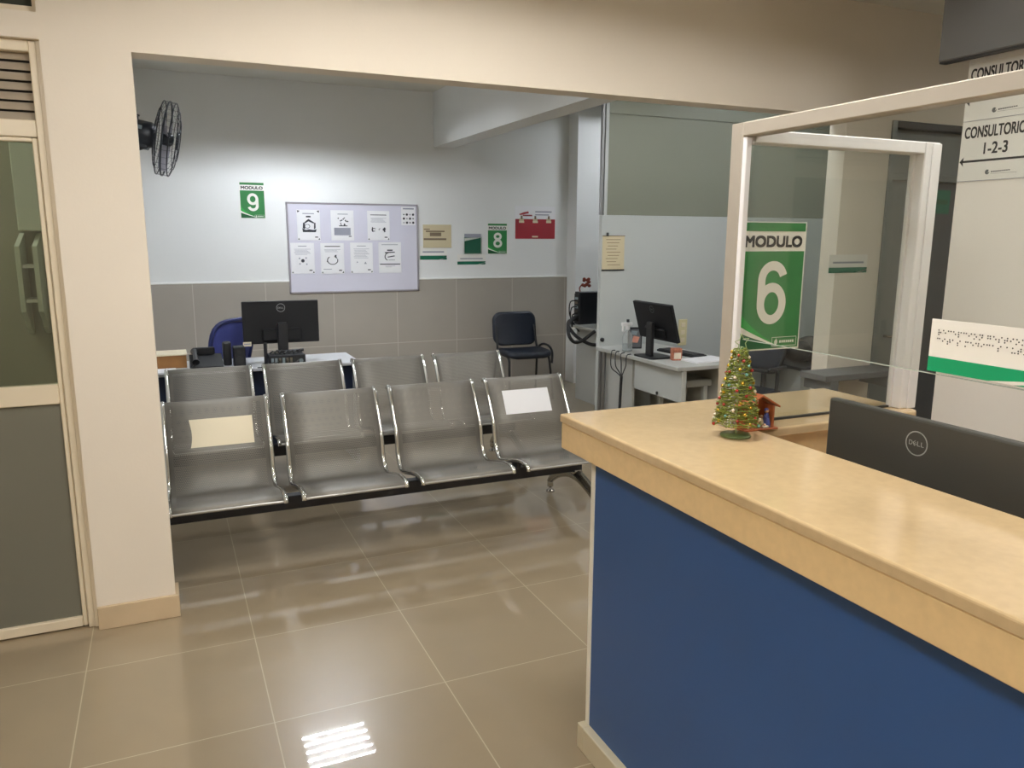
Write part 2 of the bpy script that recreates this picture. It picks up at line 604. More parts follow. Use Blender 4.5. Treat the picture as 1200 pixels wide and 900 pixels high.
# ------------------------------------------------------------------ the room
W1F, W1B, WB = 3.385, 3.505, 7.625
struct(MB().box((-3.2, -2.7, -0.1), (6.2, 7.8, 0.0), floor_mat), 'floor')
struct(MB().box((-3.2, -2.7, 2.86), (6.2, W1F, 2.95), ceil_mat), 'ceiling')
struct(MB().box((-3.2, W1B, 2.97), (6.2, 7.8, 3.06), ceil_mat), 'ceiling_office')

w = MB()
for x0, x1, z0, z1 in ((-3.1, -1.25, 0, 2.99), (-1.25, -0.345, 2.28, 2.37), (-1.25, -0.345, 2.80, 2.99), (-0.345, -0.05, 0, 2.99),
                       (-0.05, 3.55, 2.264, 2.99), (3.55, 3.90, 0, 2.99), (3.90, 4.80, 2.262, 2.99), (4.80, 6.1, 0, 2.99)):
    w.box((x0, W1F, z0), (x1, W1B, z1), cream)
struct(w, 'wall_front')
struct(MB().box((-3.1, WB, 0), (6.1, WB + 0.12, 3.0), white_wall), 'wall_back')
struct(MB().box((-0.25, WB - 0.012, 0), (4.05, WB, 1.155), wainscot_mat), 'wall_wainscot')
struct(MB().box((-0.25, WB - 0.016, 1.155), (4.05, WB, 1.172), trim_white, bev=0.003), 'trim_1')
struct(MB().box((-0.35, W1B, 0), (-0.25, WB, 3.0), white_wall), 'wall_left')
struct(MB().box((-3.2, -2.7, 0), (-3.1, WB, 3.0), cream), 'wall_west')
struct(MB().box((6.1, -2.7, 0), (6.2, WB, 3.0), white_wall), 'wall_east')
struct(MB().box((-3.1, -2.7, 0), (6.1, -2.6, 2.86), cream), 'wall_rear')
struct(MB().box((3.2, -2.6, 0), (3.35, 2.41, 2.86), pale_wall), 'wall_right')
struct(MB().box((-3.1, 4.40, 0), (-0.35, 4.50, 2.97), olive_wall), 'wall_inner')
struct(MB().box((2.54, W1B, 2.455), (2.74, WB, 2.97), white_wall), 'ceiling_beam')
col = MB().box((4.05, 7.42, 0), (4.75, WB, 2.97), white_wall)
struct(col, 'wall_column')
b = MB().box((-0.345, W1F - 0.016, 0), (-0.048, W1F, 0.098), base_tile, bev=0.002)
b.box((-0.052, W1F - 0.016, 0), (-0.036, W1B, 0.098), base_tile, bev=0.002)
struct(b, 'baseboard_front')
struct(MB().box((3.55, W1F - 0.014, 0), (3.90, W1F, 0.095), base_tile, bev=0.002), 'baseboard_right')

# left door: louvre above, smoked glass, mid rail, opaque panel
DY0, DY1 = 3.415, 3.475
d = MB()
d.box((-1.25, DY0, 0), (-1.21, DY1, 2.28), alu_cream, bev=0.003)
d.box((-0.385, DY0, 0), (-0.345, DY1, 2.28), alu_cream, bev=0.003)
d.box((-1.21, DY0, 2.24), (-0.385, DY1, 2.28), alu_cream, bev=0.003)
d.box((-1.21, DY0 + 0.004, 1.945), (-0.385, DY1 - 0.004, 2.005), alu_cream, bev=0.003)
d.box((-0.362, DY0 - 0.006, 0), (-0.345, DY0, 2.28), alu_cream, bev=0.002)
door = struct(d, 'door_1')
leaf = MB()
leaf.box((-1.21, DY0 + 0.008, 0.006), (-1.17, DY1 - 0.008, 1.943), alu_cream, bev=0.003)
leaf.box((-0.405, DY0 + 0.012, 0.006), (-0.387, DY1 - 0.008, 1.943), alu_cream, bev=0.003)
leaf.box((-1.17, DY0 + 0.008, 0.945), (-0.405, DY1 - 0.008, 1.022), alu_cream, bev=0.003)
leaf.box((-1.17, DY0 + 0.008, 0.006), (-0.405, DY1 - 0.008, 0.048), alu_cream, bev=0.003)
leaf.box((-1.17, DY0 + 0.008, 1.928), (-0.405, DY1 - 0.008, 1.943), alu_cream, bev=0.003)
struct(leaf, 'door_leaf_frame', door)
struct(MB().box((-1.17, 3.442, 1.022), (-0.405, 3.448, 1.928), door_glass), 'glass_pane', door)
struct(MB().box((-1.17, 3.440, 0.048), (-0.405, 3.450, 0.945), door_lower), 'lower_panel', door)
lv = MB()
for i in range(7):
    z = 2.020 + i * 0.0345
    lv.box((-1.21, 3.428, z - 0.001), (-0.385, 3.462, z + 0.001), slat_mat, rot=Matrix.Rotation(math.radians(56), 3, 'X'))
struct(MB().box((-1.21, 3.466, 2.005), (-0.385, 3.470, 2.24), dark_rubber), 'louvre_shade_sheet', door)  # dark sheet standing in for the shade between the slats
struct(lv, 'louvre_slats', door)
h = MB().box((-1.19, 3.40, 0.98), (-1.165, 3.423, 1.10), chrome_soft, bev=0.004)
struct(h, 'door_handle', door)

# dark transom window above the door
t = MB()
t.box((-1.25, 3.42, 2.37), (-0.345, 3.47, 2.395), alu_cream)
t.box((-0.36, 3.42, 2.395), (-0.345, 3.47, 2.80), alu_cream)
t.box((-1.25, 3.42, 2.395), (-1.235, 3.47, 2.80), alu_cream)
t.box((-1.25, 3.42, 2.785), (-0.345, 3.47, 2.80), alu_cream)
win = struct(t, 'window_1')
struct(MB().box((-1.235, 3.442, 2.395), (-0.36, 3.448, 2.785), dark_glass), 'window_pane', win)

# right doorway beyond the glass screen
d2 = MB()
d2.box((3.90, W1F - 0.01, 0), (3.94, W1B, 2.262), door_grey, bev=0.003)
d2.box((4.76, W1F - 0.01, 0), (4.80, W1B, 2.262), door_grey, bev=0.003)
d2.box((3.94, W1F - 0.01, 2.222), (4.76, W1B, 2.262), tv_edge, bev=0.003)
d2.box((3.94, W1F, 1.93), (4.76, W1B, 1.97), door_grey, bev=0.003)
door2 = struct(d2, 'door_2')
struct(MB().box((3.94, 3.43, 0.01), (4.20, 3.46, 1.93), door_grey), 'door_leaf', door2)
struct(MB().box((4.20, 3.435, 0.01), (4.76, 3.465, 1.93), door_dark), 'door_leaf', door2)
struct(MB().box((3.94, 3.44, 1.97), (4.76, 3.45, 2.222), door_grey), 'transom_panel', door2)
hh = MB().tube([(4.05, 3.43, 1.0), (4.05, 3.39, 1.0), (4.16, 3.385, 1.0)], 0.008, chrome_soft)
struct(hh, 'door_handle', door2)

# ------------------------------------------------------------------ ceiling lamps and added fill lamps
def ceiling_or_fill_lamp(label, loc, strength, colour, ntube=5, parabolic=False):
    t = thing('ceiling_or_fill_lamp', label, 'lamp', loc, 0, None)
    hs = 0.31
    m = MB()
    for x0, x1, y0, y1 in ((-hs, -hs + 0.02, -hs, hs), (hs - 0.02, hs, -hs, hs), (-hs, hs, -hs, -hs + 0.02), (-hs, hs, hs - 0.02, hs)):
        m.box((x0, y0, -0.085), (x1, y1, 0), lamp_white)
    m.box((-hs, -hs, -0.008), (hs, hs, 0), dark_reflector if parabolic else lamp_white)
    m.build('housing', t)
    em = bpy.data.materials.new('fluorescent_tube')
    em.use_nodes = True
    nt = em.node_tree
    nt.nodes.remove(nt.nodes['Principled BSDF'])
    e = nt.nodes.new('ShaderNodeEmission')
    e.inputs[0].default_value = (*colour, 1)
    e.inputs[1].default_value = strength
    nt.links.new(e.outputs[0], nt.nodes['Material Output'].inputs[0])
    for i in range(ntube):
        y = (i - (ntube - 1) / 2) * 0.56 / ntube
        MB().tube([(-0.28, y, -0.035), (0.28, y, -0.035)], 0.0055 if parabolic else 0.011, em, 6).build('tube', t)
    if not parabolic:
        return t
    lo = MB()
    for i in range(5):
        x = (i - 2) * 0.116
        lo.box((x - 0.0015, -hs + 0.02, -0.070), (x + 0.0015, hs - 0.02, -0.050), louvre_mat)
    for i in range(ntube + 1):
        y = (i - ntube / 2) * 0.56 / ntube
        lo.box((-hs + 0.02, y - 0.0015, -0.064), (hs - 0.02, y + 0.0015, -0.030), louvre_mat)
    lo.build('louvre', t)
    return t

ceiling_or_fill_lamp('square louvred ceiling lamp of the office behind the opening, mirrored in the floor', (1.14, 6.37, 2.97), BACK_LAMP, COOL, parabolic=True)
_fl = ceiling_or_fill_lamp('narrow added fill lamp just behind the wide opening, above the front bench', (0.6, 3.72, 2.97), FRONT_FILL, COOL)  # unseen fill, added to even out the light on the back wall
_fl.scale = (1.0, 0.6, 1.0)
_fl = ceiling_or_fill_lamp('narrow added fill lamp just behind the wide opening, right of the ceiling beam', (3.3, 3.72, 2.97), RIGHT_FRONT_FILL, COOL)  # unseen fill, added for the dim area right of the beam
_fl.scale = (1.0, 0.6, 1.0)
ceiling_or_fill_lamp('square added fill lamp in the rear bay behind the pale partition', (4.6, 6.5, 2.97), REAR_BAY_FILL, COOL)  # added to brighten the column's right face and the computer corner
ceiling_or_fill_lamp('square added fill lamp in the right office bay in front of the pale partition', (4.7, 4.35, 2.97), SIDE_FILL, COOL)  # extra source added so the partition front is not too dark
ceiling_or_fill_lamp('square added fill lamp over the lobby between the counter and the right wall', (2.45, 1.15, 2.86), SMALL_LOBBY_FILL, WARM)  # third lobby source, added to brighten the right wall
ceiling_or_fill_lamp('square added fill lamp in the side corridor at right', (5.3, 1.3, 2.86), CORRIDOR_FILL, WARM)  # fill added to lift the dark corridor
ceiling_or_fill_lamp('square added fill lamp in the small room behind the left door', (-1.5, 3.95, 2.97), INNER_FILL, COOL)  # fill added so the room shows through the door glass
ceiling_or_fill_lamp('square open ceiling lamp over the lobby in front of the counter', (0.9, 1.7, 2.86), LOBBY_LAMP, WARM)
ceiling_or_fill_lamp('square open ceiling lamp over the lobby behind the viewer', (-0.9, -0.1, 2.86), LEFT_LOBBY_LAMP, WARM)

# ------------------------------------------------------------------ reception counter
T0, T1, TS = 0.975, 1.08, 1.056
cn = thing('reception_counter', 'tan-topped reception counter with a blue front panel', 'counter', (1.05, 2.0, 0))
def cb(mb, name):
    o = mb.build(name, cn)
    o.location = (-1.05, -2.0, 0)
    return o
L = [(1.05, -1.2), (1.455, -1.2), (1.455, 1.61)] + [(2.09 + 0.03 * math.cos(a) - 0.03, 1.61 + 0.03 + 0.03 * math.sin(a)) for a in [(-PI / 2 + PI / 2 * i / 5) for i in range(6)]] + \
    [(2.09, 2.0), (1.05, 2.0)]
def bevel_prism(poly, z0, z1, m, bv):
    bm = bmesh.new()
    vs = [bm.verts.new((a, b_, z0)) for a, b_ in poly]
    f = bm.faces.new(vs)
    r = bmesh.ops.extrude_face_region(bm, geom=[f])
    for g in r['geom']:
        if isinstance(g, bmesh.types.BMVert):
            g.co.z = z1
    bm.edges.ensure_lookup_table()
    top = [e for e in bm.edges if all(abs(v.co.z - z1) < 1e-6 for v in e.verts)]
    bmesh.ops.bevel(bm, geom=top, offset=bv, segments=3, profile=0.5, affect='EDGES')
    bm.verts.index_update()
    mb = MB().add([v.co.copy() for v in bm.verts], [[v.index for v in f.verts] for f in bm.faces], m)
    bm.free()
    return mb
cb(bevel_prism(L, TS, T1, laminate_top, 0.006), 'worktop')
ap = MB()
ap.box((1.053, -1.2, T0), (1.085, 1.997, TS - 0.002), laminate, bev=0.003)
ap.box((1.085, 1.965, T0), (2.085, 1.997, TS - 0.002), laminate, bev=0.003)
cb(ap, 'edge_apron')
cb(MB().box((1.056, -1.2, TS - 0.003), (1.2, 1.994, TS), seam_mat), 'edge_seam')
cb(MB().box((1.125, -1.2, 0.085), (1.145, 1.912, TS - 0.003), blue_paint), 'front_panel')
wt = MB().box((1.121, 1.912, 0.085), (1.146, 1.932, TS - 0.003), white_edge, bev=0.002)
cb(wt, 'corner_trim')
cb(MB().box((1.146, 1.90, 0.085), (2.05, 1.932, TS - 0.003), white_edge), 'end_panel')
pl = MB().box((1.098, -1.2, 0), (1.13, 1.905, 0.085), base_tile_pale, bev=0.002)
pl.box((1.098, 1.905, 0), (2.05, 1.94, 0.085), base_tile_pale, bev=0.002)
cb(pl, 'plinth')
cb(MB().box((1.146, -1.2, 0.085), (1.42, 1.62, 1.0), laminate), 'cabinet_body')
cb(MB().box((1.43, 1.65, 0.085), (2.05, 1.68, TS), laminate), 'inner_panel')
cb(MB().box((1.42, -1.2, 0.72), (2.05, 1.648, 0.75), laminate_top, bev=0.003), 'desk_shelf')
cb(MB().box((2.02, -1.2, 0.0), (2.05, -1.17, 0.72), laminate), 'leg')

# ------------------------------------------------------------------ glass screen standing on the counter
gs = thing('glass_screen', 'clear glass screen in a pale aluminium frame on the counter', 'screen', (1.41, 1.67, T1))
def gb(mb, name, label=None):
    o = mb.build(name, gs)
    o.location = (-1.41, -1.67, -T1)
    if label:
        o['label'] = label
    return o
p = MB().box((1.392, 1.668, T1), (1.416, 1.712, 1.889), alu_champ, bev=0.002)
p.box((1.394, 1.652, T1), (1.412, 1.668, 1.852), alu_white, bev=0.002)
gb(p, 'corner_post')
p = MB().box((2.045, 1.650, T1), (2.108, 1.70, 1.872), alu_white, bev=0.003)
p.box((2.072, 1.646, T1), (2.108, 1.650, 1.868), alu_white, bev=0.001)
gb(p, 'side_post')
gb(MB().box((1.419, 1.65, 1.838), (2.045, 1.70, 1.872), alu_white, bev=0.003), 'cross_rail')
gb(MB().box((1.390, -1.15, 1.853), (1.434, 1.666, 1.889), alu_champ, bev=0.003), 'top_rail')
gb(MB().box((1.390, -1.2, T1), (1.434, -1.15, 1.889), alu_champ, bev=0.003), 'near_post')
pane = MB().box((1.419, 1.684, T1 + 0.001), (2.047, 1.690, 1.84), clear_glass)
gb(pane, 'glass_pane')
gb(MB().box((2.036, 1.680, T1 + 0.001), (2.046, 1.694, 1.838), alu_white), 'glazing_bead')
gb(MB().box((1.419, 1.682, T1), (2.046, 1.692, T1 + 0.006), dark_rubber), 'glazing_gasket')
gb(MB().box((1.417, -1.15, 1.328), (1.423, 1.650, 1.86), clear_glass), 'hanging_pane')
gb(MB().box((1.4175, -1.15, 1.3265), (1.4225, 1.650, 1.328), edge_glass), 'pane_edge')

# ------------------------------------------------------------------ signs
def leaf_logo(mb, x, z, s, y, m):
    mb.flat([(x + s * 0.5 * math.cos(a) * 0.8, z + s * 0.5 * math.sin(a)) for a in [2 * PI * i / 14 for i in range(14)]], y, m)
    mb.flat([(x - 0.05 * s, z + 0.1 * s), (x + 0.3 * s, z + 0.35 * s), (x + 0.02 * s, z + 0.85 * s)], y, m)

def modulo_sign(num, w_, h_, label, loc, rotz=0.0, rolly=0.0):
    m = MB()
    m.box((0, 0, 0), (w_, 0.003, h_), sign_white)
    y = -0.0006
    mx = 0.018 * w_
    m.quad(mx, h_ * 0.928, w_ - mx, h_ * 0.992, y, sign_green)
    m.text('MODULO', 0.06 * w_, h_ * 0.805, w_ * 0.94, h_ * 0.895, y, sign_black, 0.055)
    zt = h_ * 0.775
    m.quad(mx, 0.012 * h_, w_ - mx, zt, y, sign_green)
    y2 = y - 0.0005
    n = 10
    up = [(mx + (0.66 * w_ - mx) * i / n, h_ * (0.36 - 0.33 * (i / n) ** 0.62)) for i in range(n + 1)]
    mid = [(mx + (0.66 * w_ - mx) * i / n, h_ * (0.215 - 0.185 * (i / n) ** 0.85)) for i in range(n + 1)]
    low = [(mx + (0.66 * w_ - mx) * i / n, h_ * (0.160 - 0.135 * (i / n) ** 0.85)) for i in range(n + 1)]
    for i in range(n):
        m.flat([mid[i], mid[i + 1], up[i + 1], up[i]], y2, sign_green_lite)
        m.flat([low[i], low[i + 1], mid[i + 1], mid[i]], y2, sign_white)
        m.flat([(low[i][0], 0.012 * h_), (low[i + 1][0], 0.012 * h_), low[i + 1], low[i]], y2, sign_green_dark)
    m.digit(num, 0.29 * w_, h_ * 0.205, 0.74 * w_, h_ * 0.70, y2 - 0.0003, sign_white)
    y3 = y2 - 0.0008
    x0, x1, z0, z1 = 0.56 * w_, 0.95 * w_, 0.025 * h_, 0.10 * h_
    for a, b_, c, d_ in ((x0, z0, x1, z0 + 0.004 * h_), (x0, z1 - 0.004 * h_, x1, z1), (x0, z0, x0 + 0.006 * w_, z1), (x1 - 0.006 * w_, z0, x1, z1)):
        m.quad(a, b_, c, d_, y3, sign_white)
    leaf_logo(m, x0 + 0.065 * w_, (z0 + z1) / 2 - 0.004 * h_, 0.042 * h_, y3, sign_white)
    for i in range(7):
        m.quad(x0 + (0.12 + i * 0.034) * w_, (z0 + z1) / 2 - 0.010 * h_, x0 + (0.146 + i * 0.034) * w_, (z0 + z1) / 2 + 0.010 * h_, y3, sign_white)
    o = m.build('module_sign', None, loc, rotz)
    o.rotation_euler = (0, rolly, rotz)
    return tag(o, label, 'sign')

modulo_sign('6', 0.228, 0.352, 'green and white sign with a large number 6 stuck on the glass screen', (1.418, 1.681, 1.288))
modulo_sign('9', 0.218, 0.322, 'green sign with a white 9 on the back wall left of the whiteboard', (0.684, WB - 0.003, 1.741))
modulo_sign('8', 0.222, 0.314, 'green and white sign with a number 8 on the back wall beside the red calendar', (3.113, WB - 0.003, 1.408))

# braille plate on the hanging pane (faces the lobby, reads towards the viewer)
BR = [(0.0178,0),(0.0183,1),(0.0222,1),(0.0184,2),(0.0282,0),(0.0327,1),(0.0389,0),(0.0445,0),(0.0503,0),(0.0543,1),(0.0609,0),(0.0659,0),(0.061,1),(0.0611,2),(0.072,0),(0.0769,0),(0.083,1),(0.0872,0),(0.0941,0),(0.0981,1),(0.0938,2),(0.1049,0),(0.1097,0),(0.1093,1),(0.1048,2),(0.1209,0),(0.1254,0),(0.1211,1),(0.1258,1),(0.1323,0),(0.1366,1),(0.143,1),(0.1476,0),(0.1431,2),(0.1585,0),(0.154,1),(0.1583,1),(0.1542,2),(0.1652,1),(0.1691,0),(0.1762,0),(0.1802,1),(0.1758,2),(0.1867,0),(0.1913,0),(0.1912,1),(0.1869,2),
      (0.017,3),(0.0213,3),(0.0286,4),(0.0325,3),(0.0434,3),(0.0393,4),(0.0443,4),(0.0394,5),(0.0501,3),(0.0655,3),(0.061,4),(0.0613,5),(0.0777,3),(0.082,3),(0.0774,5),(0.0885,3),(0.093,4),(0.099,3),(0.1039,3),(0.1037,4),(0.1104,4),(0.1146,3),(0.1211,3),(0.1258,3),(0.1324,3),(0.1477,3),(0.1431,4),(0.1433,5),(0.1596,3),(0.1703,3),(0.17,5),(0.175,5),(0.1857,3),(0.1811,4),(0.1858,4),(0.1813,5),(0.1926,3),(0.1971,4),(0.1925,5)]
BZ = (0.0842, 0.0798, 0.0755, 0.0674, 0.0632, 0.0589)
m = MB().box((0, 0, 0), (0.245, 0.002, 0.1055), sign_white)
m.quad(0, 0, 0.245, 0.0295, -0.0005, sign_teal)
m.flat([(0.13, 0), (0.245, 0), (0.245, 0.016)], -0.0008, sign_white)
m.flat([(0.18, 0), (0.245, 0), (0.245, 0.010)], -0.0010, sign_teal)
for u, k in BR:
    m.add([(u + 0.0015 * math.cos(a), -0.0009, BZ[k] + 0.0015 * math.sin(a)) for a in [2 * PI * i / 10 for i in range(10)]], [tuple(range(10))], sign_black)
br = m.build('braille_plate', None, (1.415, 1.0865, 1.3335), -PI / 2)
tag(br, 'white plate with rows of braille dots and a green stripe on the hanging glass', 'sign')

def arrow_sign(lines, label, z0, h_):
    w_ = 0.325
    m = MB().box((0, 0, 0), (w_, 0.003, h_), sign_white)
    y = -0.0006
    for body, x0, a, x1, b_ in lines:
        m.text(body, x0, a, x1, b_, y, sign_black, 0.025)
    az = 0.083 if h_ < 0.255 else 0.074
    m.quad(0.014, az - 0.0045, w_ - 0.012, az + 0.0045, y, sign_black)
    m.flat([(0.003, az), (0.022, az + 0.020), (0.019, az), (0.022, az - 0.020)], y, sign_black)
    m.add([(0.135 + 0.010 * math.cos(a), y, 0.034 + 0.010 * math.sin(a)) for a in [2 * PI * i / 16 for i in range(16)]], [tuple(range(16))], logo_dim)
    m.flat([(0.138, 0.030), (0.146, 0.036), (0.143, 0.045)], y - 0.0004, sign_white)
    for i in range(9):
        m.quad(0.152 + i * 0.0092, 0.031 + 0.0004 * i, 0.159 + i * 0.0092, 0.037 + 0.0002 * i, y, logo_dim)
    m.quad(0.15, 0.0255, 0.262, 0.0265, y, logo_dim)
    m.quad(0, 0, w_, 0.002, y, ink_grey)
    o = m.build('direction_sign', None, (3.197, 2.408, z0), -PI / 2)
    return tag(o, label, 'sign', None)
arrow_sign([('CONSULTORIO', 0.014, 0.178, 0.280, 0.226), ('1-2-3', 0.108, 0.108, 0.212, 0.156)],
           'white wall sign reading CONSULTORIO 1-2-3 with a left arrow, the lower of two', 1.838, 0.246)
arrow_sign([('CONSULTORIO', 0.014, 0.166, 0.280, 0.214)],
           'upper white wall sign headed CONSULTORIO, crossed by the glass screen rail', 2.087, 0.232)
tag(MB().box((3.193, 2.06, 2.322), (3.2, 2.405, 2.40), sign_white, bev=0.001).build('blank_plate'), 'plain white plate on the wall just under the dark hanging screen', 'plate')

# dark screen hung high on the right wall
tv = thing('wall_screen', 'large dark grey screen mounted high on the right wall under the ceiling', 'screen', (3.15, 2.0, 2.335))
m = MB().box((-0.055, -0.52, 0.0), (0.0, 0.482, 0.50), tv_grey, bev=0.006)
m.build('casing', tv)
MB().box((-0.050, -0.515, -0.006), (-0.008, 0.477, 0.002), tv_edge).build('lower_edge', tv)
MB().box((0.0, -0.2, 0.15), (0.05, 0.16, 0.35), plastic_black).build('wall_bracket', tv)

# ------------------------------------------------------------------ monitors
def monitor(label, loc, rotz, w_, h_, zb, tilt=0.0, logo=logo_grey, logo_r=0.030, lz=None, thin=0.028, case=None):
    """Back faces local -Y; stand base centre at the origin; zb = height of the lower screen edge."""
    t = thing('monitor', label, 'monitor', loc, rotz)
    case = case or screen_matte
    piv = Vector((0, 0.0, zb + h_ * 0.45))
    R = Matrix.Rotation(tilt, 3, 'X')
    def tr(mb):
        mb.v = [tuple(piv + R @ (Vector(p) - piv)) for p in mb.v]
        return mb
    c = MB().box((-w_ / 2, 0.0, zb), (w_ / 2, thin, zb + h_), case, bev=0.006, seg=2)
    c.box((-w_ * 0.26, -0.022, zb + h_ * 0.06), (w_ * 0.26, 0.004, zb + h_ * 0.36), case, bev=0.010)
    tr(c).build('casing', t)
    s = MB().box((-w_ / 2 + 0.006, thin, zb + 0.012), (w_ / 2 - 0.006, thin + 0.001, zb + h_ - 0.006), screen_black)
    tr(s).build('display', t)
    lz = zb + h_ * 0.84 if lz is None else lz
    lg = MB()
    n = 28
    o_, i_ = logo_r, logo_r * 0.90
    for k in range(n):
        a, b_ = 2 * PI * k / n, 2 * PI * (k + 1) / n
        lg.flat([(o_ * math.cos(a), lz + o_ * math.sin(a)), (o_ * math.cos(b_), lz + o_ * math.sin(b_)), (i_ * math.cos(b_), lz + i_ * math.sin(b_)), (i_ * math.cos(a), lz + i_ * math.sin(a))], -0.0008, logo)
    q = logo_r * 0.68
    lg.text('D', -q, lz - q * 0.28, -q * 0.52, lz + q * 0.28, -0.0008, logo, 0.01)
    vs, fs = text_mesh('E', 0.01)
    xs = [p_[0] for p_ in vs]; zs = [p_[1] for p_ in vs]
    cs, sn = math.cos(0.55), math.sin(0.55)
    ex = [((p_[0] - min(xs)) / (max(xs) - min(xs)) - 0.5, (p_[1] - min(zs)) / (max(zs) - min(zs)) - 0.5) for p_ in vs]
    lg.add([(-q * 0.22 + q * 0.40 * (a * cs - b_ * sn), -0.0008, lz + q * 0.50 * (a * sn + b_ * cs)) for a, b_ in ex], fs, logo)
    lg.text('L', q * 0.10, lz - q * 0.28, q * 0.48, lz + q * 0.28, -0.0008, logo, 0.01)
    lg.text('L', q * 0.60, lz - q * 0.28, q * 0.98, lz + q * 0.28, -0.0008, logo, 0.01)
    tr(lg).build('logo', t)
    st = MB().box((-0.035, -0.050, 0.008), (0.035, -0.020, zb + h_ * 0.5), plastic_black, bev=0.006)
    st.build('stand', t)
    bs = MB()
    bs.prism(rrect(-0.12, -0.10, 0.12, 0.10, 0.03), 0, 0.010, plastic_black)
    bs.build('stand_base', t)
    return t

monitor('wide black monitor seen from behind on the reception desk, nearest the viewer', (1.60, 1.235, 0.75), -PI / 2, 0.545, 0.322, 0.108, logo_r=0.030, lz=0.371, case=plastic_grey)
monitor('black monitor seen from behind on the desk left, in front of the blue chair', (0.727, 5.575, 0.735), 0.0, 0.513, 0.294, 0.118, logo_r=0.029)
monitor('black monitor tilted back on the grey desk by the partition', (3.17, 4.62, 0.75), -PI / 2, 0.47, 0.275, 0.115, tilt=math.radians(16), logo=logo_dim, logo_r=0.026)

# ------------------------------------------------------------------ waiting benches
SEATW = 0.49
PROF = spline([(0, -0.372, 0.393), (0, -0.369, 0.405), (0, -0.350, 0.416), (0, -0.26, 0.416), (0, -0.14, 0.390), (0, -0.02, 0.362), (0, 0.035, 0.376),
               (0, 0.072, 0.425), (0, 0.088, 0.485), (0, 0.104, 0.545), (0, 0.15, 0.635), (0, 0.20, 0.722), (0, 0.232, 0.766), (0, 0.250, 0.774), (0, 0.262, 0.765)], 4)
plen = [0.0]
for a, b_ in zip(PROF, PROF[1:]):
    plen.append(plen[-1] + (b_ - a).length)
perf = perforated_mat('perforated_steel', (118, 114, 106), SEATW, plen[-1])

def seat_shell():
    m = MB()
    vs, uv, fs = [], [], []
    n = len(PROF)
    for p_, l in zip(PROF, plen):
        for k in range(5):
            x = 0.004 + (SEATW - 0.008) * k / 4
            vs.append((x, p_.y, p_.z))
            uv.append((x, l))
    for i in range(n - 1):
        for k in range(4):
            fs.append((i * 5 + k, i * 5 + k + 1, (i + 1) * 5 + k + 1, (i + 1) * 5 + k))
    m.add(vs, fs, perf, True, uv)
    return m

def bench(label, loc):
    t = thing('waiting_bench', label, 'bench', loc)
    MB().box((-0.16, -0.03, 0.232), (2.235, 0.03, 0.302), beam_black, bev=0.004).build('beam', t)
    for lx in (-0.13, 2.205):
        lg = MB()
        pts = spline([(lx, -0.335, 0.062), (lx, -0.30, 0.098), (lx, -0.20, 0.158), (lx, -0.08, 0.198), (lx, 0, 0.206), (lx, 0.08, 0.198), (lx, 0.20, 0.158), (lx, 0.30, 0.098), (lx, 0.335, 0.062)], 4)
        rr = [0.017 + 0.016 * math.sin(PI * i / (len(pts) - 1)) for i in range(len(pts))]
        lg.tube(pts, rr, chrome_soft, 10)
        lg.box((lx - 0.03, -0.04, 0.20), (lx + 0.03, 0.04, 0.24), chrome_soft, bev=0.008)
        lo = lg.build('leg', t)
        for s in (-1, 1):
            ft = MB().lathe([(0.0001, 0.0), (0.027, 0.0), (0.027, 0.007), (0.010, 0.018), (0.008, 0.030), (0.019, 0.034), (0.019, 0.075), (0.012, 0.088), (0.0001, 0.090)], chrome, (lx, s * 0.325, 0), 14)
            ft.build('glide_foot', lo)
    for i in range(4):
        x0 = 0.0 + i * 0.5735
        se = seat_shell()
        se.v = [(a + x0, b_, c) for a, b_, c in se.v]
        so = se.build('seat', t)
        sd = so.modifiers.new('thickness', 'SOLIDIFY')
        sd.thickness = 0.0025
        sd.offset = 0
        for s in (0, 1):
            xx = x0 + (0.0 if s == 0 else SEATW)
            MB().tube([(xx, p_.y, p_.z - 0.004) for p_ in PROF], 0.0125, chrome, 8).build('side_frame', so)
        for e, yy, zz in ((0, -0.371, 0.395), (1, 0.258, 0.766)):
            MB().tube([(x0, yy, zz), (x0 + SEATW, yy, zz)], 0.007, seat_edge, 8).build('edge_roll', so)
        for dx in (0.09, 0.40):
            br_ = MB()
            br_.box((x0 + dx - 0.012, -0.055, 0.302), (x0 + dx + 0.012, 0.02, 0.357), beam_black, bev=0.002)
            br_.build('seat_bracket', so)
    return t
bench('silver perforated steel four-seat bench in the front row, white sheet taped on its right seat', (-0.05, 3.90, 0))
bench('silver perforated steel four-seat bench in the second row, half hidden by the front bench', (-0.025, 4.92, 0))

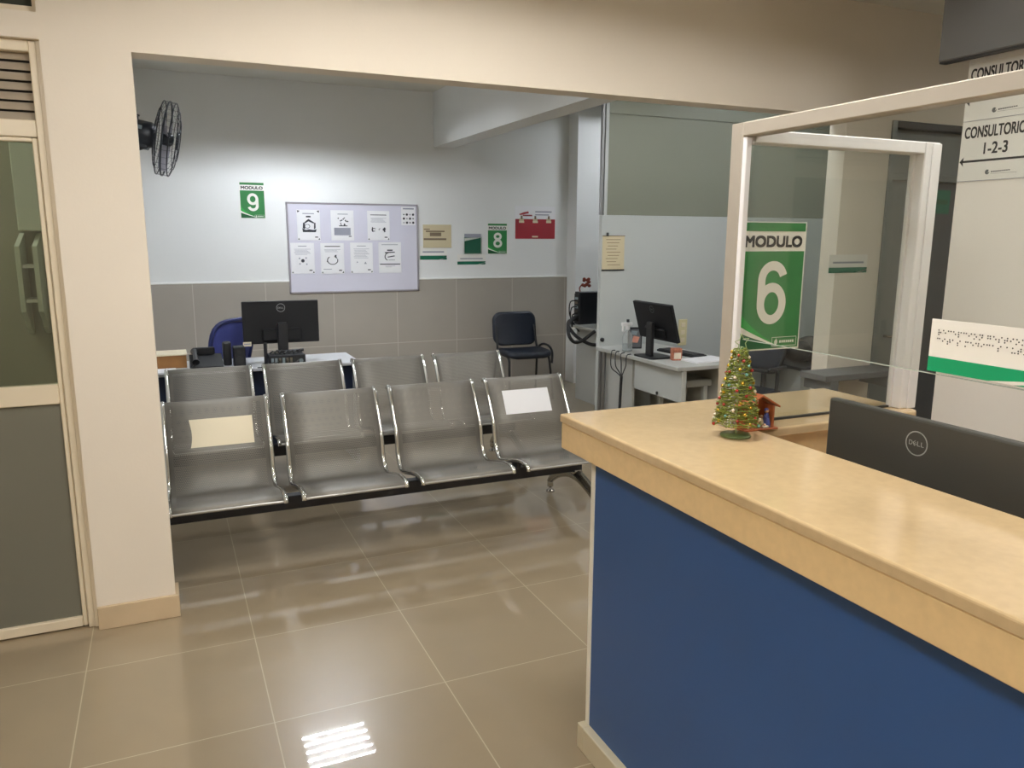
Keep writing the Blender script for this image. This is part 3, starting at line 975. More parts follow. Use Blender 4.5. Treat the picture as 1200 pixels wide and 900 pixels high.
def seat_sheet(label, x0, x1, z0, z1, m, wavy=0.0):
    """A taped sheet lying on the sloping back of a front-row seat."""
    def y_at(z):
        for a, b_ in zip(PROF, PROF[1:]):
            if b_.z > a.z and a.z <= z <= b_.z and a.y > 0.06:
                return a.y + (b_.y - a.y) * (z - a.z) / (b_.z - a.z)
        return 0.1
    mb = MB()
    n = 8
    fr, bk = [], []
    for i in range(n + 1):
        z = z0 + (z1 - z0) * i / n
        dx = wavy * math.sin(PI * i / n) * (1 - 0.5 * i / n)
        for lst, o_ in ((fr, -0.0045), (bk, -0.0035)):
            lst.append((x0 + dx, 3.90 + y_at(z) + o_, z))
            lst.append((x1, 3.90 + y_at(z) + o_, z))
    vs = fr + bk
    k = len(fr)
    fs = []
    for i in range(n):
        fs.append((2 * i, 2 * i + 1, 2 * i + 3, 2 * i + 2))
        fs.append((k + 2 * i, k + 2 * i + 2, k + 2 * i + 3, k + 2 * i + 1))
        fs.append((2 * i, 2 * i + 2, k + 2 * i + 2, k + 2 * i))
        fs.append((2 * i + 1, k + 2 * i + 1, k + 2 * i + 3, 2 * i + 3))
    fs += [(0, k, k + 1, 1), (2 * n, 2 * n + 1, k + 2 * n + 1, k + 2 * n)]
    mb.add(vs, fs, m)
    return tag(mb.build('taped_sheet'), label, 'sheet of paper')
seat_sheet('cream paper sheet taped to the leftmost front seat', 0.063, 0.362, 0.565, 0.692, paper_cream, 0.012)
seat_sheet('bright white paper sheet taped to the rightmost front seat', 1.757, 2.053, 0.580, 0.708, paper)

# ------------------------------------------------------------------ whiteboard and wall papers
wb = thing('whiteboard', 'wide whiteboard in a thin grey frame holding printed sheets', 'whiteboard', (1.085, WB - 0.022, 1.046))
W_, H_ = 1.272, 0.850
MB().box((0.012, 0.004, 0.012), (W_ - 0.012, 0.022, H_ - 0.012), whiteboard_mat).build('board', wb)
fm = MB()
for a, b_, c, d_ in ((0, 0, W_, 0.016), (0, H_ - 0.016, W_, H_), (0, 0, 0.016, H_), (W_ - 0.016, 0, W_, H_)):
    fm.box((a, 0.0, b_), (c, 0.022, d_), wb_frame, bev=0.002)
fm.build('frame', wb)
PY = WB - 0.0202
def sheet(name, label, cat, x0, x1, z0, z1, y, base, marks, group=None, th=0.0012):
    w_, h_ = x1 - x0, z1 - z0
    m = MB().box((0, 0, 0), (w_, th, h_), base)
    for mk in marks:
        if mk[0] == 'r':
            _, a, b_, c, d_, mm = mk
            m.quad(a * w_, b_ * h_, c * w_, d_ * h_, -0.0004, mm)
        elif mk[0] == 'c':
            _, a, b_, r, mm = mk
            m.add([(a * w_ + r * w_ * math.cos(t_), -0.0004, b_ * h_ + r * w_ * math.sin(t_)) for t_ in [2 * PI * i / 12 for i in range(12)]], [tuple(range(12))], mm)
        elif mk[0] == 'ring':
            _, a, b_, r, r2, a0, a1, mm = mk
            for i in range(16):
                t0, t1 = a0 + (a1 - a0) * i / 16, a0 + (a1 - a0) * (i + 1) / 16
                m.flat([(a * w_ + r * w_ * math.cos(t0), b_ * h_ + r * w_ * 0.8 * math.sin(t0)), (a * w_ + r * w_ * math.cos(t1), b_ * h_ + r * w_ * 0.8 * math.sin(t1)),
                        (a * w_ + r2 * w_ * math.cos(t1), b_ * h_ + r2 * w_ * 0.8 * math.sin(t1)), (a * w_ + r2 * w_ * math.cos(t0), b_ * h_ + r2 * w_ * 0.8 * math.sin(t0))], -0.0004, mm)
        elif mk[0] == 'p':
            m.flat([(a * w_, b_ * h_) for a, b_ in mk[1]], -0.0004, mk[2])
    o = m.build(name, None, (x0, y - th, z0))
    return tag(o, label, cat, group)
def lines(z1, n, a=0.15, b=0.85, mm=None, dz=0.034, h=0.010):
    return [('r', a + 0.02 * (i % 3), z1 - i * dz - h, b - 0.05 * ((i * 7) % 4), z1 - i * dz, mm or ink_grey) for i in range(n)]
def corners(lo=True):
    return [('p', [(0.02, 0.02), (0.10, 0.02), (0.05, 0.08)], ink), ('p', [(0.98, 0.02), (0.90, 0.02), (0.95, 0.08)], ink), ('r', 0.76, 0.09, 0.89, 0.125, ink)]
GB = 'printed sheets on the whiteboard'
r_ = random.Random(3)
sheet('printed_sheet', 'white sheet with a dark boat-like picture, top left on the whiteboard', 'sheet of paper', 1.178, 1.392, 1.545, 1.828, PY, paper,
      corners() + [('p', [(0.24, 0.27), (0.80, 0.27), (0.84, 0.37), (0.70, 0.34), (0.52, 0.36), (0.36, 0.34), (0.22, 0.40)], ink), ('p', [(0.24, 0.40), (0.34, 0.36), (0.34, 0.56), (0.26, 0.58)], ink), ('p', [(0.72, 0.36), (0.80, 0.40), (0.80, 0.58), (0.74, 0.57)], ink),
                   ('p', [(0.30, 0.58), (0.50, 0.70), (0.76, 0.58), (0.72, 0.55), (0.50, 0.62), (0.34, 0.55)], ink), ('ring', 0.44, 0.46, 0.12, 0.095, 0, 2 * PI, ink), ('r', 0.40, 0.75, 0.60, 0.80, ink), ('r', 0.25, 0.86, 0.75, 0.89, ink_grey), ('p', [(0.02, 0.98), (0.14, 0.96), (0.04, 0.90)], ink), ('p', [(0.98, 0.98), (0.86, 0.96), (0.96, 0.90)], ink)], GB)
sheet('printed_sheet', 'white sheet with small scattered icons over a text block, top middle of the whiteboard', 'sheet of paper', 1.494, 1.713, 1.545, 1.828, PY, paper,
      [('r', 0.30, 0.86, 0.75, 0.885, ink_grey), ('r', 0.76, 0.12, 0.88, 0.15, ink)] + [('c', 0.32 + r_.random() * 0.42, 0.50 + r_.random() * 0.28, 0.030, ink) for _ in range(13)] + [('r', 0.35, 0.47, 0.72, 0.50, ink)] +
      [('r', 0.13, 0.17, 0.85, 0.42, ink_grey)], GB)
sheet('printed_sheet', 'white sheet with three small hand drawings, rightmost big sheet of the upper row', 'sheet of paper', 1.845, 2.066, 1.546, 1.828, PY, paper,
      corners() + [('r', 0.14, 0.85, 0.86, 0.875, ink)] + lines(0.76, 5) + [('ring', 0.28, 0.36, 0.10, 0.06, 0.5, 5.5, ink), ('p', [(0.20, 0.30), (0.26, 0.28), (0.24, 0.46), (0.20, 0.44)], ink), ('ring', 0.56, 0.37, 0.06, 0.035, 1, 4, ink), ('ring', 0.76, 0.37, 0.08, 0.03, 0.3, 4.5, ink), ('r', 0.74, 0.28, 0.80, 0.44, ink)], GB)
sheet('printed_sheet', 'small white card with a grid of dark icons, whiteboard upper right corner', 'sheet of paper', 2.186, 2.330, 1.694, 1.872, PY, paper,
      [('r', 0.12, 0.86, 0.90, 0.93, ink_grey)] + [('c', 0.18 + 0.22 * i, 0.14 + 0.22 * j, 0.05 + 0.03 * ((i + j) % 2), ink if (i * 3 + j) % 4 else ink_grey) for i in range(4) for j in range(3)], GB)
sheet('printed_sheet', 'white sheet with a dark dot between four faint ones, bottom left on the whiteboard', 'sheet of paper', 1.108, 1.327, 1.233, 1.522, PY, paper,
      corners() + [('r', 0.32, 0.88, 0.68, 0.905, ink_grey)] + lines(0.80, 6) + [('c', 0.50, 0.42, 0.075, ink)] + [('c', x, z, 0.035, ink_grey) for x, z in ((0.36, 0.50), (0.64, 0.51), (0.37, 0.32), (0.66, 0.31))], GB)
sheet('printed_sheet', 'white sheet with a ring of curved arrows, second in the lower row on the whiteboard', 'sheet of paper', 1.386, 1.609, 1.229, 1.520, PY, paper,
      corners() + [('r', 0.18, 0.88, 0.84, 0.905, ink)] + lines(0.79, 3) + [('ring', 0.50, 0.44, 0.24, 0.20, 2.2, 6.6, ink), ('ring', 0.50, 0.44, 0.24, 0.19, 0.5, 1.2, ink), ('p', [(0.58, 0.60), (0.66, 0.54), (0.68, 0.62)], ink), ('p', [(0.24, 0.40), (0.32, 0.36), (0.28, 0.46)], ink), ('r', 0.10, 0.14, 0.45, 0.16, ink_grey)], GB)
sheet('printed_sheet', 'white sheet of faint text lines, third in the lower row on the whiteboard', 'sheet of paper', 1.670, 1.890, 1.231, 1.524, PY, paper,
      corners() + [('r', 0.30, 0.88, 0.70, 0.90, ink_grey)] + lines(0.80, 8, dz=0.042) + [('c', 0.30, 0.36, 0.03, ink_grey), ('p', [(0.60, 0.30), (0.72, 0.30), (0.66, 0.38)], ink_grey)], GB)
sheet('printed_sheet', 'white sheet with a scribbled emblem, rightmost of the lower row on the whiteboard', 'sheet of paper', 1.948, 2.177, 1.230, 1.528, PY, paper,
      [('r', 0.14, 0.91, 0.86, 0.93, ink_grey), ('r', 0.38, 0.72, 0.62, 0.76, ink), ('p', [(0.28, 0.64), (0.72, 0.66), (0.72, 0.69), (0.28, 0.68)], ink), ('ring', 0.50, 0.53, 0.24, 0.20, 2.0, 4.2, ink), ('p', [(0.40, 0.50), (0.72, 0.54), (0.70, 0.57), (0.40, 0.53)], ink), ('r', 0.44, 0.41, 0.72, 0.43, ink_grey), ('r', 0.05, 0.27, 0.95, 0.30, ink)] + lines(0.23, 2, 0.28, 0.72), GB)

def stripe_plate(x0, x1, z0, z1, y, label, rot=0.0, dim=False):
    return sheet('name_plate', label, 'sign', x0, x1, z0, z1, y, sign_white,
                 [('r', 0, 0, 1, 0.30, sign_teal_dark), ('p', [(0.70, 0.02), (1.0, 0.20), (1.0, 0.14), (0.80, 0.02)], sign_white), ('r', 0.10, 0.52, 0.90, 0.62, ink_grey)])
stripe_plate(2.378, 2.662, 1.354, 1.490, WB, 'white plate with a green bottom stripe under the beige notice beside the whiteboard')
stripe_plate(2.777, 3.089, 1.302, 1.407, WB, 'white plate with a green bottom stripe below the small green leaflet')
stripe_plate(3.50, 3.80, 1.395, 1.500, W1F, 'white plate with a green stripe on the cream wall seen through the glass screen')
sheet('teal_plate', 'small dark teal sign on the grey door at the far right', 'sign', 4.335, 4.515, 1.745, 1.888, 3.435, sign_teal_dark, [('r', 0.1, 0.40, 0.9, 0.60, sign_green_dark), ('c', 0.25, 0.5, 0.07, sign_white)])
sheet('paper_notice', 'crumpled beige paper notice taped right of the whiteboard', 'notice', 2.412, 2.712, 1.474, 1.703, WB - 0.003, paper_beige,
      [('r', 0.03, 0.78, 0.24, 0.82, ink_brown), ('r', 0.10, 0.68, 0.76, 0.74, ink_brown), ('r', 0.24, 0.50, 0.64, 0.66, ink_brown), ('r', 0.02, 0.33, 0.82, 0.41, ink_brown)], None, 0.003)
lf = thing('leaflet_holder', 'green leaflet in a clear wall pocket left of the number 8 sign', 'leaflet holder', (2.80, WB, 1.41))
MB().box((0.055, -0.010, 0.006), (0.235, -0.006, 0.204), sign_teal_dark).build('leaflet', lf)
lm = MB().quad(0.055, 0.165, 0.235, 0.204, -0.0106, ink_grey)
lm.flat([(0.055, 0.13), (0.235, 0.165), (0.235, 0.172), (0.055, 0.160)], -0.0106, sign_white)
lm.build('leaflet_print', lf)
MB().box((0.045, -0.014, 0.0), (0.245, -0.012, 0.17), clear_glass).build('pocket_front', lf)
MB().box((0.045, -0.012, 0.0), (0.245, 0.0, 0.003), clear_glass).build('pocket_base', lf)
ca = thing('wall_calendar', 'red and white calendar poster with three clips near the corner of the back wall', 'calendar', (3.424, WB, 1.566))
cm = MB().box((0, -0.004, 0), (0.476, 0, 0.338), paper)
cm.quad(0.004, 0.0, 0.472, 0.205, -0.0045, cal_red)
for x0, z0, x1, z1 in ((0.02, 0.02, 0.155, 0.155), (0.168, 0.02, 0.305, 0.155), (0.318, 0.02, 0.455, 0.155)):
    for i in range(6):
        for j in range(5):
            cm.quad(x0 + 0.005 + i * 0.0215, z0 + 0.012 + j * 0.024, x0 + 0.017 + i * 0.0215, z0 + 0.022 + j * 0.024, -0.005, cal_red_dim)
cm.flat([(0.045, 0.255), (0.10, 0.275), (0.155, 0.285), (0.16, 0.265), (0.06, 0.245)], -0.005, cal_red)
cm.quad(0.09, 0.235, 0.20, 0.25, -0.005, cal_red_dim)
cm.quad(0.235, 0.275, 0.43, 0.288, -0.005, ink_grey)
cm.quad(0.235, 0.245, 0.40, 0.256, -0.005, ink_grey)
cm.quad(0.20, 0.014, 0.27, 0.03, -0.005, paper_cream)
cm.build('poster', ca)
for x in (0.075, 0.235, 0.395):
    k = MB().box((x - 0.030, -0.012, 0.165), (x + 0.030, -0.004, 0.185), paper_cream, bev=0.002)
    k.box((x - 0.026, -0.008, 0.185), (x + 0.026, -0.0045, 0.210), paper_beige)
    k.cyl((x, -0.008, 0.205), (x, -0.008, 0.238), 0.010, ink_brown, seg=8)
    k.build('clip', ca)

# ------------------------------------------------------------------ partition by desk 8
PX0, PYF = 3.082, 5.245
pt = thing('office_partition', 'pale laminate partition with an olive upper panel, dividing the office at right', 'partition', (PX0, PYF, 0))
MB().box((0, 0, 0.0), (2.95, 0.04, 1.755), part_white, bev=0.002).build('lower_panel', pt)
MB().box((0.045, 0.012, 1.757), (2.95, 0.026, 2.50), part_olive).build('upper_panel', pt)
fr = MB()
fr.box((-0.012, 0.002, 1.757), (0.008, 0.03, 2.968), alu_grey, bev=0.002)
fr.box((0.016, 0.002, 1.757), (0.045, 0.036, 2.968), part_white, bev=0.002)
fr.box((0.045, 0.002, 2.50), (2.95, 0.036, 2.968), part_olive, bev=0.002)
fr.box((0.009, 0.016, 1.757), (0.015, 0.024, 2.968), plastic_black)
fr.build('upright_track', pt)
MB().lathe([(0.017, 0.0), (0.017, -0.012), (0.008, -0.016), (0.0001, -0.016)], plastic_black, (0.028, 0.0, 0.80), 12, 'Y').build('cable_grommet', pt)
nt_ = thing('hanging_notice', 'yellowed notice with dark bottom bar hung on the pale partition', 'notice', (3.075 + 0.018, PYF, 1.335))
nm = MB().box((0, -0.003, 0.008), (0.195, 0, 0.265), paper_beige)
for i in range(9):
    nm.quad(0.03 + 0.008 * (i % 3), 0.235 - i * 0.024, 0.160 - 0.012 * (i % 4), 0.239 - i * 0.024, -0.0034, ink_brown)
nm.build('sheet', nt_)
MB().box((-0.004, -0.008, 0.0), (0.197, 0, 0.010), plastic_black).build('bottom_bar', nt_)
MB().box((0.0, -0.006, 0.262), (0.197, 0, 0.268), ink_brown).build('top_bar', nt_)
MB().box((0.032, -0.010, 0.262), (0.050, 0, 0.290), plastic_dark, bev=0.002).build('clip', nt_)
ou = thing('power_outlet', 'ivory wall outlet plate on the partition right of the tilted monitor', 'outlet', (3.83, PYF, 0.715))
MB().box((0, -0.008, 0), (0.085, 0, 0.215), ivory_plastic, bev=0.004).build('plate', ou)
for z in (0.045, 0.108, 0.17):
    MB().box((0.022, -0.011, z - 0.018), (0.063, -0.006, z + 0.018), cream_box, bev=0.003).build('socket', ou)

# ------------------------------------------------------------------ desks
dk = thing('desk', 'grey desk with chrome legs in front of the pale partition at right', 'desk', (3.05, 4.16, 0))
MB().box((0, 0, 0.722), (0.56, 1.08, 0.75), desk_dim, bev=0.004).build('desktop', dk)
MB().box((0.055, 0.03, 0.50), (0.075, 0.60, 0.721), part_white, bev=0.002).build('modesty_panel', dk)
for y in (0.985, 1.035):
    MB().cyl((0.022, y, 0.0), (0.022, y, 0.722), 0.014, desk_metal, seg=12).build('leg', dk)
MB().box((0.05, 0.62, 0.0), (0.075, 1.00, 0.721), desk_dim, bev=0.002).build('side_panel', dk)
MB().box((0.045, 0.012, 0.0), (0.085, 0.032, 0.721), part_white, bev=0.003).build('leg', dk)
MB().box((0.50, 0.03, 0.0), (0.53, 1.04, 0.721), desk_dim, bev=0.003).build('end_panel', dk)
MB().lathe([(0.012, 0), (0.012, -0.008), (0.0001, -0.010)], plastic_black, (0.055, 0.30, 0.52), 10, 'X').build('panel_lock', dk)
st = thing('low_stool', 'white low bench tucked under the grey desk at right', 'stool', (3.24, 4.40, 0))
MB().box((0, 0, 0.55), (0.29, 0.30, 0.60), part_white, bev=0.012, seg=2).build('seat', st)
for x in (0.02, 0.235):
    for y in (0.02, 0.25):
        MB().box((x, y, 0), (x + 0.035, y + 0.035, 0.55), part_white, bev=0.004).build('leg', st)

dk9 = thing('desk', 'pale grey desk at left behind the benches, under the whiteboard', 'desk', (-0.20, 5.285, 0))
MB().box((0, 0, 0.712), (1.41, 0.48, 0.735), desk_grey, bev=0.004).build('desktop', dk9)
MB().box((0.05, 0.06, 0.12), (1.36, 0.078, 0.711), desk_blue).build('modesty_panel', dk9)
for x in (0.02, 1.36):
    MB().box((x, 0.03, 0), (x + 0.03, 0.46, 0.711), desk_grey, bev=0.003).build('side_panel', dk9)

# items on the left desk
DZ = 0.735
ph = thing('desk_phone', 'black desk telephone at the left end of the pale desk', 'telephone', (0.215, 5.37, DZ))
pm = MB()
pm.prism([(-0.10, 0.0), (0.10, 0.0), (0.10, 0.085), (-0.10, 0.03)], -0.10, 0.10, plastic_black, 'YZ')
pm.build('body', ph)
MB().box((-0.075, 0.085, 0.08), (0.06, 0.11, 0.13), plastic_black, bev=0.006).build('display', ph)
hp = MB().tube([(-0.065, -0.10, 0.062), (-0.065, -0.06, 0.078), (-0.065, 0.06, 0.108), (-0.065, 0.10, 0.105)], [0.022, 0.014, 0.014, 0.024], plastic_black, 10)
hp.build('handset', ph)
MB().tube(spline([(-0.065, -0.11, 0.05), (-0.10, -0.12, 0.02), (-0.08, -0.13, 0.008), (-0.02, -0.12, 0.008), (0.03, -0.105, 0.012)]), 0.005, plastic_black, 6).build('cord', ph)
sp = MB().box((0, 0, 0), (0.075, 0.09, 0.135), plastic_black, bev=0.006)
sp.cyl((0.0375, -0.001, 0.05), (0.0375, 0.002, 0.05), 0.026, plastic_dark)
sp.cyl((0.0375, -0.001, 0.10), (0.0375, 0.002, 0.10), 0.014, plastic_dark)
tag(sp.build('small_speaker', None, (0.385, 5.36, DZ)), 'small upright black speaker between the telephone and the left monitor', 'speaker')
hs_ = MB().box((0, 0, 0.0), (0.055, 0.05, 0.16), plastic_black, bev=0.012, seg=2)
tag(hs_.build('cordless_handset', None, (0.325, 5.45, DZ)), 'black upright handset standing right of the desk telephone', 'telephone')
mc = thing('mini_computer', 'small flat black computer with ports beneath the left monitor', 'computer', (0.60, 5.28, DZ))
MB().box((0, 0, 0.0), (0.235, 0.14, 0.075), plastic_black, bev=0.004).build('case', mc)
for i in range(6):
    pt_ = MB()
    pt_.box((0.012 + i * 0.024, -0.002, 0.014), (0.028 + i * 0.024, 0.001, 0.058), label_grey if i in (0, 1, 3) else chrome_soft)
    pt_.build('port', mc)
pt_ = MB()
pt_.cyl((0.205, -0.004, 0.034), (0.205, 0.0, 0.034), 0.014, label_grey, seg=12)
pt_.build('knob', mc)
for i, x in enumerate((0.03, 0.06, 0.19)):
    MB().tube(spline([(x, 0.0, 0.03 + 0.006 * i), (x - 0.02, -0.025, 0.03), (x - 0.06, -0.03, 0.010), (x - 0.11, -0.02, 0.006)]), 0.004, cable_mat, 6).build('cable', mc)
# bundle of black cables on the computer
hb = thing('cable_bundle', 'tangle of black cables on top of the small computer', 'cable', (0.60, 5.28, DZ + 0.075))
for i in range(7):
    a = r_.random
    MB().tube(spline([(0.01 + 0.03 * i, 0.02 + 0.05 * a(), 0.006), (0.03 + 0.03 * i, 0.06, 0.014 + 0.012 * a()), (0.05 + 0.025 * i, 0.10, 0.012), (0.24, 0.09 + 0.03 * a(), 0.007 + 0.014 * a())]), 0.006, cable_mat, 6).build('cable', hb)
tag(MB().box((0, 0, 0), (0.022, 0.02, 0.155), plastic_black, bev=0.004).build('pen_holder', None, (0.575, 5.34, DZ)), 'thin upright black holder just left of the small computer', 'holder')
wbx = MB().box((0, 0, 0), (0.19, 0.07, 0.03), ivory_plastic, bev=0.003)
tag(wbx.build('white_adapter', None, (0.66, 5.685, DZ)), 'flat pale box behind the left monitor stand', 'box')
tag(MB().box((0, 0, 0), (0.20, 0.14, 0.004), paper).build('paper_stack', None, (0.84, 5.27, DZ)), 'white papers on the pale desk right of the small computer', 'sheet of paper')
tgm = MB().box((0, 0, 0), (0.055, 0.003, 0.030), paper_cream)
tgm.quad(0.006, 0.010, 0.049, 0.020, -0.0005, ink_grey)
tg = tgm.build('paper_tag', None, (0.465, 5.570, 0.842), 0.0)
tag(tg, 'small white paper tag stuck at the lower left corner of the left monitor', 'tag')
bx = thing('cardboard_box', 'brown cardboard box with cream flaps at the far left desk end', 'box', (-0.19, 5.47, DZ))
MB().box((0, 0, 0), (0.29, 0.20, 0.085), cardboard, bev=0.002).build('carton', bx)
fl = MB().box((-0.002, -0.01, 0.085), (0.295, 0.205, 0.094), cream_box)
fl.build('flap', bx)
tag(MB().box((0, 0, 0), (0.20, 0.16, 0.012), paper).build('paper_pad', None, (-0.17, 5.25, DZ)), 'white paper pad on the desk corner in front of the cardboard box', 'sheet of paper')

# items on the right desk
sb = thing('spray_bottle', 'clear plastic spray bottle with white trigger on the grey desk', 'bottle', (3.145, 4.93, 0.75))
MB().lathe([(0.0001, 0.0), (0.036, 0.0), (0.038, 0.01), (0.038, 0.105), (0.030, 0.135), (0.014, 0.155), (0.013, 0.165)], bottle_plastic, seg=18).build('body', sb)
MB().lathe([(0.0001, 0.004), (0.034, 0.004), (0.034, 0.055), (0.0001, 0.055)], glass_mat('bottle_liquid', (0.80, 0.84, 0.86, 1), 1.33), seg=16).build('liquid', sb)
th = MB().cyl((0, 0, 0.163), (0, 0, 0.195), 0.017, white_plastic, 0.014, 14)
th.box((-0.055, -0.013, 0.190), (0.035, 0.013, 0.218), white_plastic, bev=0.005)
th.box((-0.050, -0.008, 0.150), (-0.040, 0.008, 0.192), white_plastic, bev=0.003)
th.build('trigger_head', sb)
MB().cyl((0.0, 0, 0.218), (0.0, 0, 0.240), 0.011, plastic_black, seg=10).build('cap', sb)
pf = thing('photo_frame', 'small dark picture frame leaning behind the tilted monitor', 'picture frame', (3.27, 5.02, 0.75), -0.35)
MB().box((-0.055, 0, 0), (0.055, 0.012, 0.165), plastic_black, bev=0.003).build('frame', pf)
pp = MB().quad(-0.045, 0.012, 0.045, 0.150, -0.0006, logo_dim)
pp.flat([(-0.03, 0.05), (0.02, 0.045), (0.035, 0.09), (-0.01, 0.10)], -0.001, fig_pink)
pp.flat([(-0.035, 0.11), (0.01, 0.105), (0.02, 0.135), (-0.03, 0.14)], -0.001, label_grey)
pp.build('picture', pf)
mg = MB().box((0, 0, 0), (0.07, 0.05, 0.085), box_print, bev=0.003)
mg.quad(0.012, 0.012, 0.062, 0.055, -0.0008, fig_white)
tag(mg.build('small_carton', None, (3.19, 4.42, 0.75), -0.3), 'small red and cream patterned carton in front of the tilted monitor', 'carton')
kb = thing('keyboard', 'black keyboard lying on the grey desk right of the tilted monitor', 'keyboard', (3.44, 4.66, 0.75), -PI / 2 + 0.1)
MB().box((-0.20, -0.065, 0), (0.20, 0.065, 0.016), plastic_black, bev=0.004).build('tray', kb)
ky = MB()
for i in range(14):
    for j in range(5):
        ky.box((-0.19 + i * 0.0272, -0.055 + j * 0.022, 0.016), (-0.19 + i * 0.0272 + 0.023, -0.055 + j * 0.022 + 0.018, 0.021), plastic_dark)
ky.build('keys', kb)
tag(MB().box((0, 0, 0), (0.30, 0.17, 0.012), paper, bev=0.001).build('paper_stack', None, (3.27, 4.24, 0.75), 0.12), 'white papers on the near corner of the grey desk', 'sheet of paper')
cbx = thing('desk_cables', 'black cables hanging over the left edge of the grey desk', 'cable', (3.04, 4.80, 0.75))
for i, (dy, dz) in enumerate(((0.03, 0.0), (-0.05, 0.0), (0.10, 0.0), (0.16, 0.0))):
    MB().tube(spline([(0.022, dy * 1.1, 0.006), (0.015, dy, 0.007), (-0.012, dy, -0.004), (-0.022 - 0.004 * i, dy * 0.9 - 0.02, -0.05 - 0.02 * i), (-0.022, dy * 0.4 - 0.01, -0.11 - 0.012 * i), (-0.02, 0, -0.17)]), 0.004, cable_mat, 6).build('cable', cbx)
MB().tube(spline([(-0.02, 0, -0.16), (-0.02, 0.006, -0.30), (-0.018, 0.02, -0.45), (-0.02, 0.06, -0.60), (-0.03, 0.12, -0.735)]), 0.011, cable_mat, 8).build('cable_sleeve', cbx)
lgm = MB()
for i in range(4):
    lgm.tube(spline([(3.02 - 0.06 * i, 5.0 + 0.06 * i, 0.008), (2.95 - 0.04 * i, 5.12, 0.009), (2.90, 5.20 + 0.05 * i, 0.009), (2.84 - 0.03 * i, 5.32, 0.008)]), 0.007, cable_mat, 6)
tag(lgm.build('floor_cable'), 'loose black cables on the floor by the left leg of the grey desk', 'cable')

# desk and computer behind the partition
d7 = thing('desk', 'narrow grey desk behind the partition, carrying the computer tower', 'desk', (3.60, 5.95, 0))
MB().box((0, 0, 0.725), (1.5, 0.80, 0.75), desk_dim, bev=0.003).build('desktop', d7)
MB().box((0.10, 0.02, 0.0), (0.13, 0.78, 0.724), desk_dim).build('side_panel', d7)
MB().box((1.40, 0.02, 0.0), (1.43, 0.78, 0.724), desk_dim).build('side_panel', d7)
tw = thing('computer_tower', 'black computer tower standing on the desk behind the partition', 'computer', (3.665, 6.62, 0.75))
MB().box((0, 0, 0), (0.26, 0.10, 0.315), plastic_black, bev=0.005).build('case', tw)
bk_ = MB().box((-0.006, 0.006, 0.006), (0.0, 0.094, 0.294), plastic_dark)
for i in range(6):
    bk_.box((-0.010, 0.02, 0.03 + i * 0.042), (-0.005, 0.075, 0.052 + i * 0.042), label_grey if i % 2 else chrome_soft)
bk_.build('rear_panel', tw)
for i, z in enumerate((0.10, 0.17, 0.23)):
    MB().tube(spline([(-0.008, 0.04, z), (-0.06 - 0.012 * i, 0.03, z - 0.01), (-0.075 - 0.014 * i, 0.01, z - 0.12), (-0.065, 0.0, 0.02), (-0.05, -0.02, -0.02), (-0.03, -0.06, -0.06)]), 0.006, cable_mat, 6).build('cable', tw)
dvm = MB().box((0, 0, 0), (0.24, 0.20, 0.40), plastic_black, bev=0.01)
tag(dvm.build('printer_block', None, (3.80, 6.28, 0.75)), 'dark equipment box beside the computer tower, cut off by the partition edge', 'equipment')
sl = MB().tube(spline([(3.655, 6.66, 0.80), (3.50, 6.52, 0.80), (3.36, 6.28, 0.77), (3.335, 6.2, 0.70), (3.38, 6.19, 0.648), (3.45, 6.18, 0.655), (3.52, 6.17, 0.70), (3.575, 6.15, 0.745)]), 0.016, cable_mat, 10)
sl.tube(spline([(3.655, 6.65, 0.83), (3.52, 6.50, 0.82), (3.38, 6.30, 0.78), (3.40, 6.22, 0.71), (3.46, 6.19, 0.66), (3.54, 6.16, 0.622), (3.64, 6.12, 0.615), (3.75, 6.08, 0.62)]), 0.016, cable_mat, 10)
tag(sl.build('cable_hose'), 'thick black ribbed cable hoses drooping below the computer tower', 'cable')
rd = thing('flower_ornament', 'reddish brown flower ornament on top of the computer tower', 'ornament', (3.72, 6.66, 1.065))
MB().tube(spline([(-0.03, 0, 0.004), (-0.035, 0, 0.04), (0.0, 0, 0.07), (0.03, 0, 0.045)]), 0.007, red_thing, 6).build('stem', rd)
fl = MB()
for i in range(16):
    a, e = r_.random() * 2 * PI, r_.random() * 0.9
    c = Vector((0.035 + 0.035 * math.cos(a) * (1 - e * 0.4), 0.03 * math.sin(a), 0.055 + 0.075 * e))
    fl.ball(c, 0.020, red_thing, 6, 4, (1, 0.6, 0.8))
fl.build('petals', rd)

# ------------------------------------------------------------------ chairs
vc = thing('visitor_chair', 'black padded visitor chair against the back wall below the number 8 sign', 'chair', (3.235, 6.98, 0), math.radians(-4))
def pad(w_, d_, th, m, curve, n=10, bow=0.0):
    """A soft rounded pad in XY, thickness th along Z."""
    poly = rrect(-w_ / 2, -d_ / 2, w_ / 2, d_ / 2, 0.09, 6)
    mb = MB()
    rings = []
    for s, z in ((0.90, 0), (0.985, th * 0.18), (1.0, th * 0.5), (0.985, th * 0.82), (0.90, th)):
        rings.append([(a * s, b_ * s, z + curve * ((a / (w_ / 2)) ** 2) + bow * (b_ / (d_ / 2)) ** 2) for a, b_ in poly])
    k = len(poly)
    vs = [p_ for r in rings for p_ in r]
    fs = []
    for i in range(len(rings) - 1):
        for j in range(k):
            l = (j + 1) % k
            fs.append((i * k + j, i * k + l, (i + 1) * k + l, (i + 1) * k + j))
    mb.add(vs, fs, m, True)
    for ring, flip in ((rings[0], True), (rings[-1], False)):
        z = sum(p_[2] for p_ in ring) / k - curve * 0.5 - bow * 0.5
        mb.add(list(ring) + [(0, 0, z)], [(((j + 1) % k, j, k) if flip else (j, (j + 1) % k, k)) for j in range(k)], m, True)
    return mb
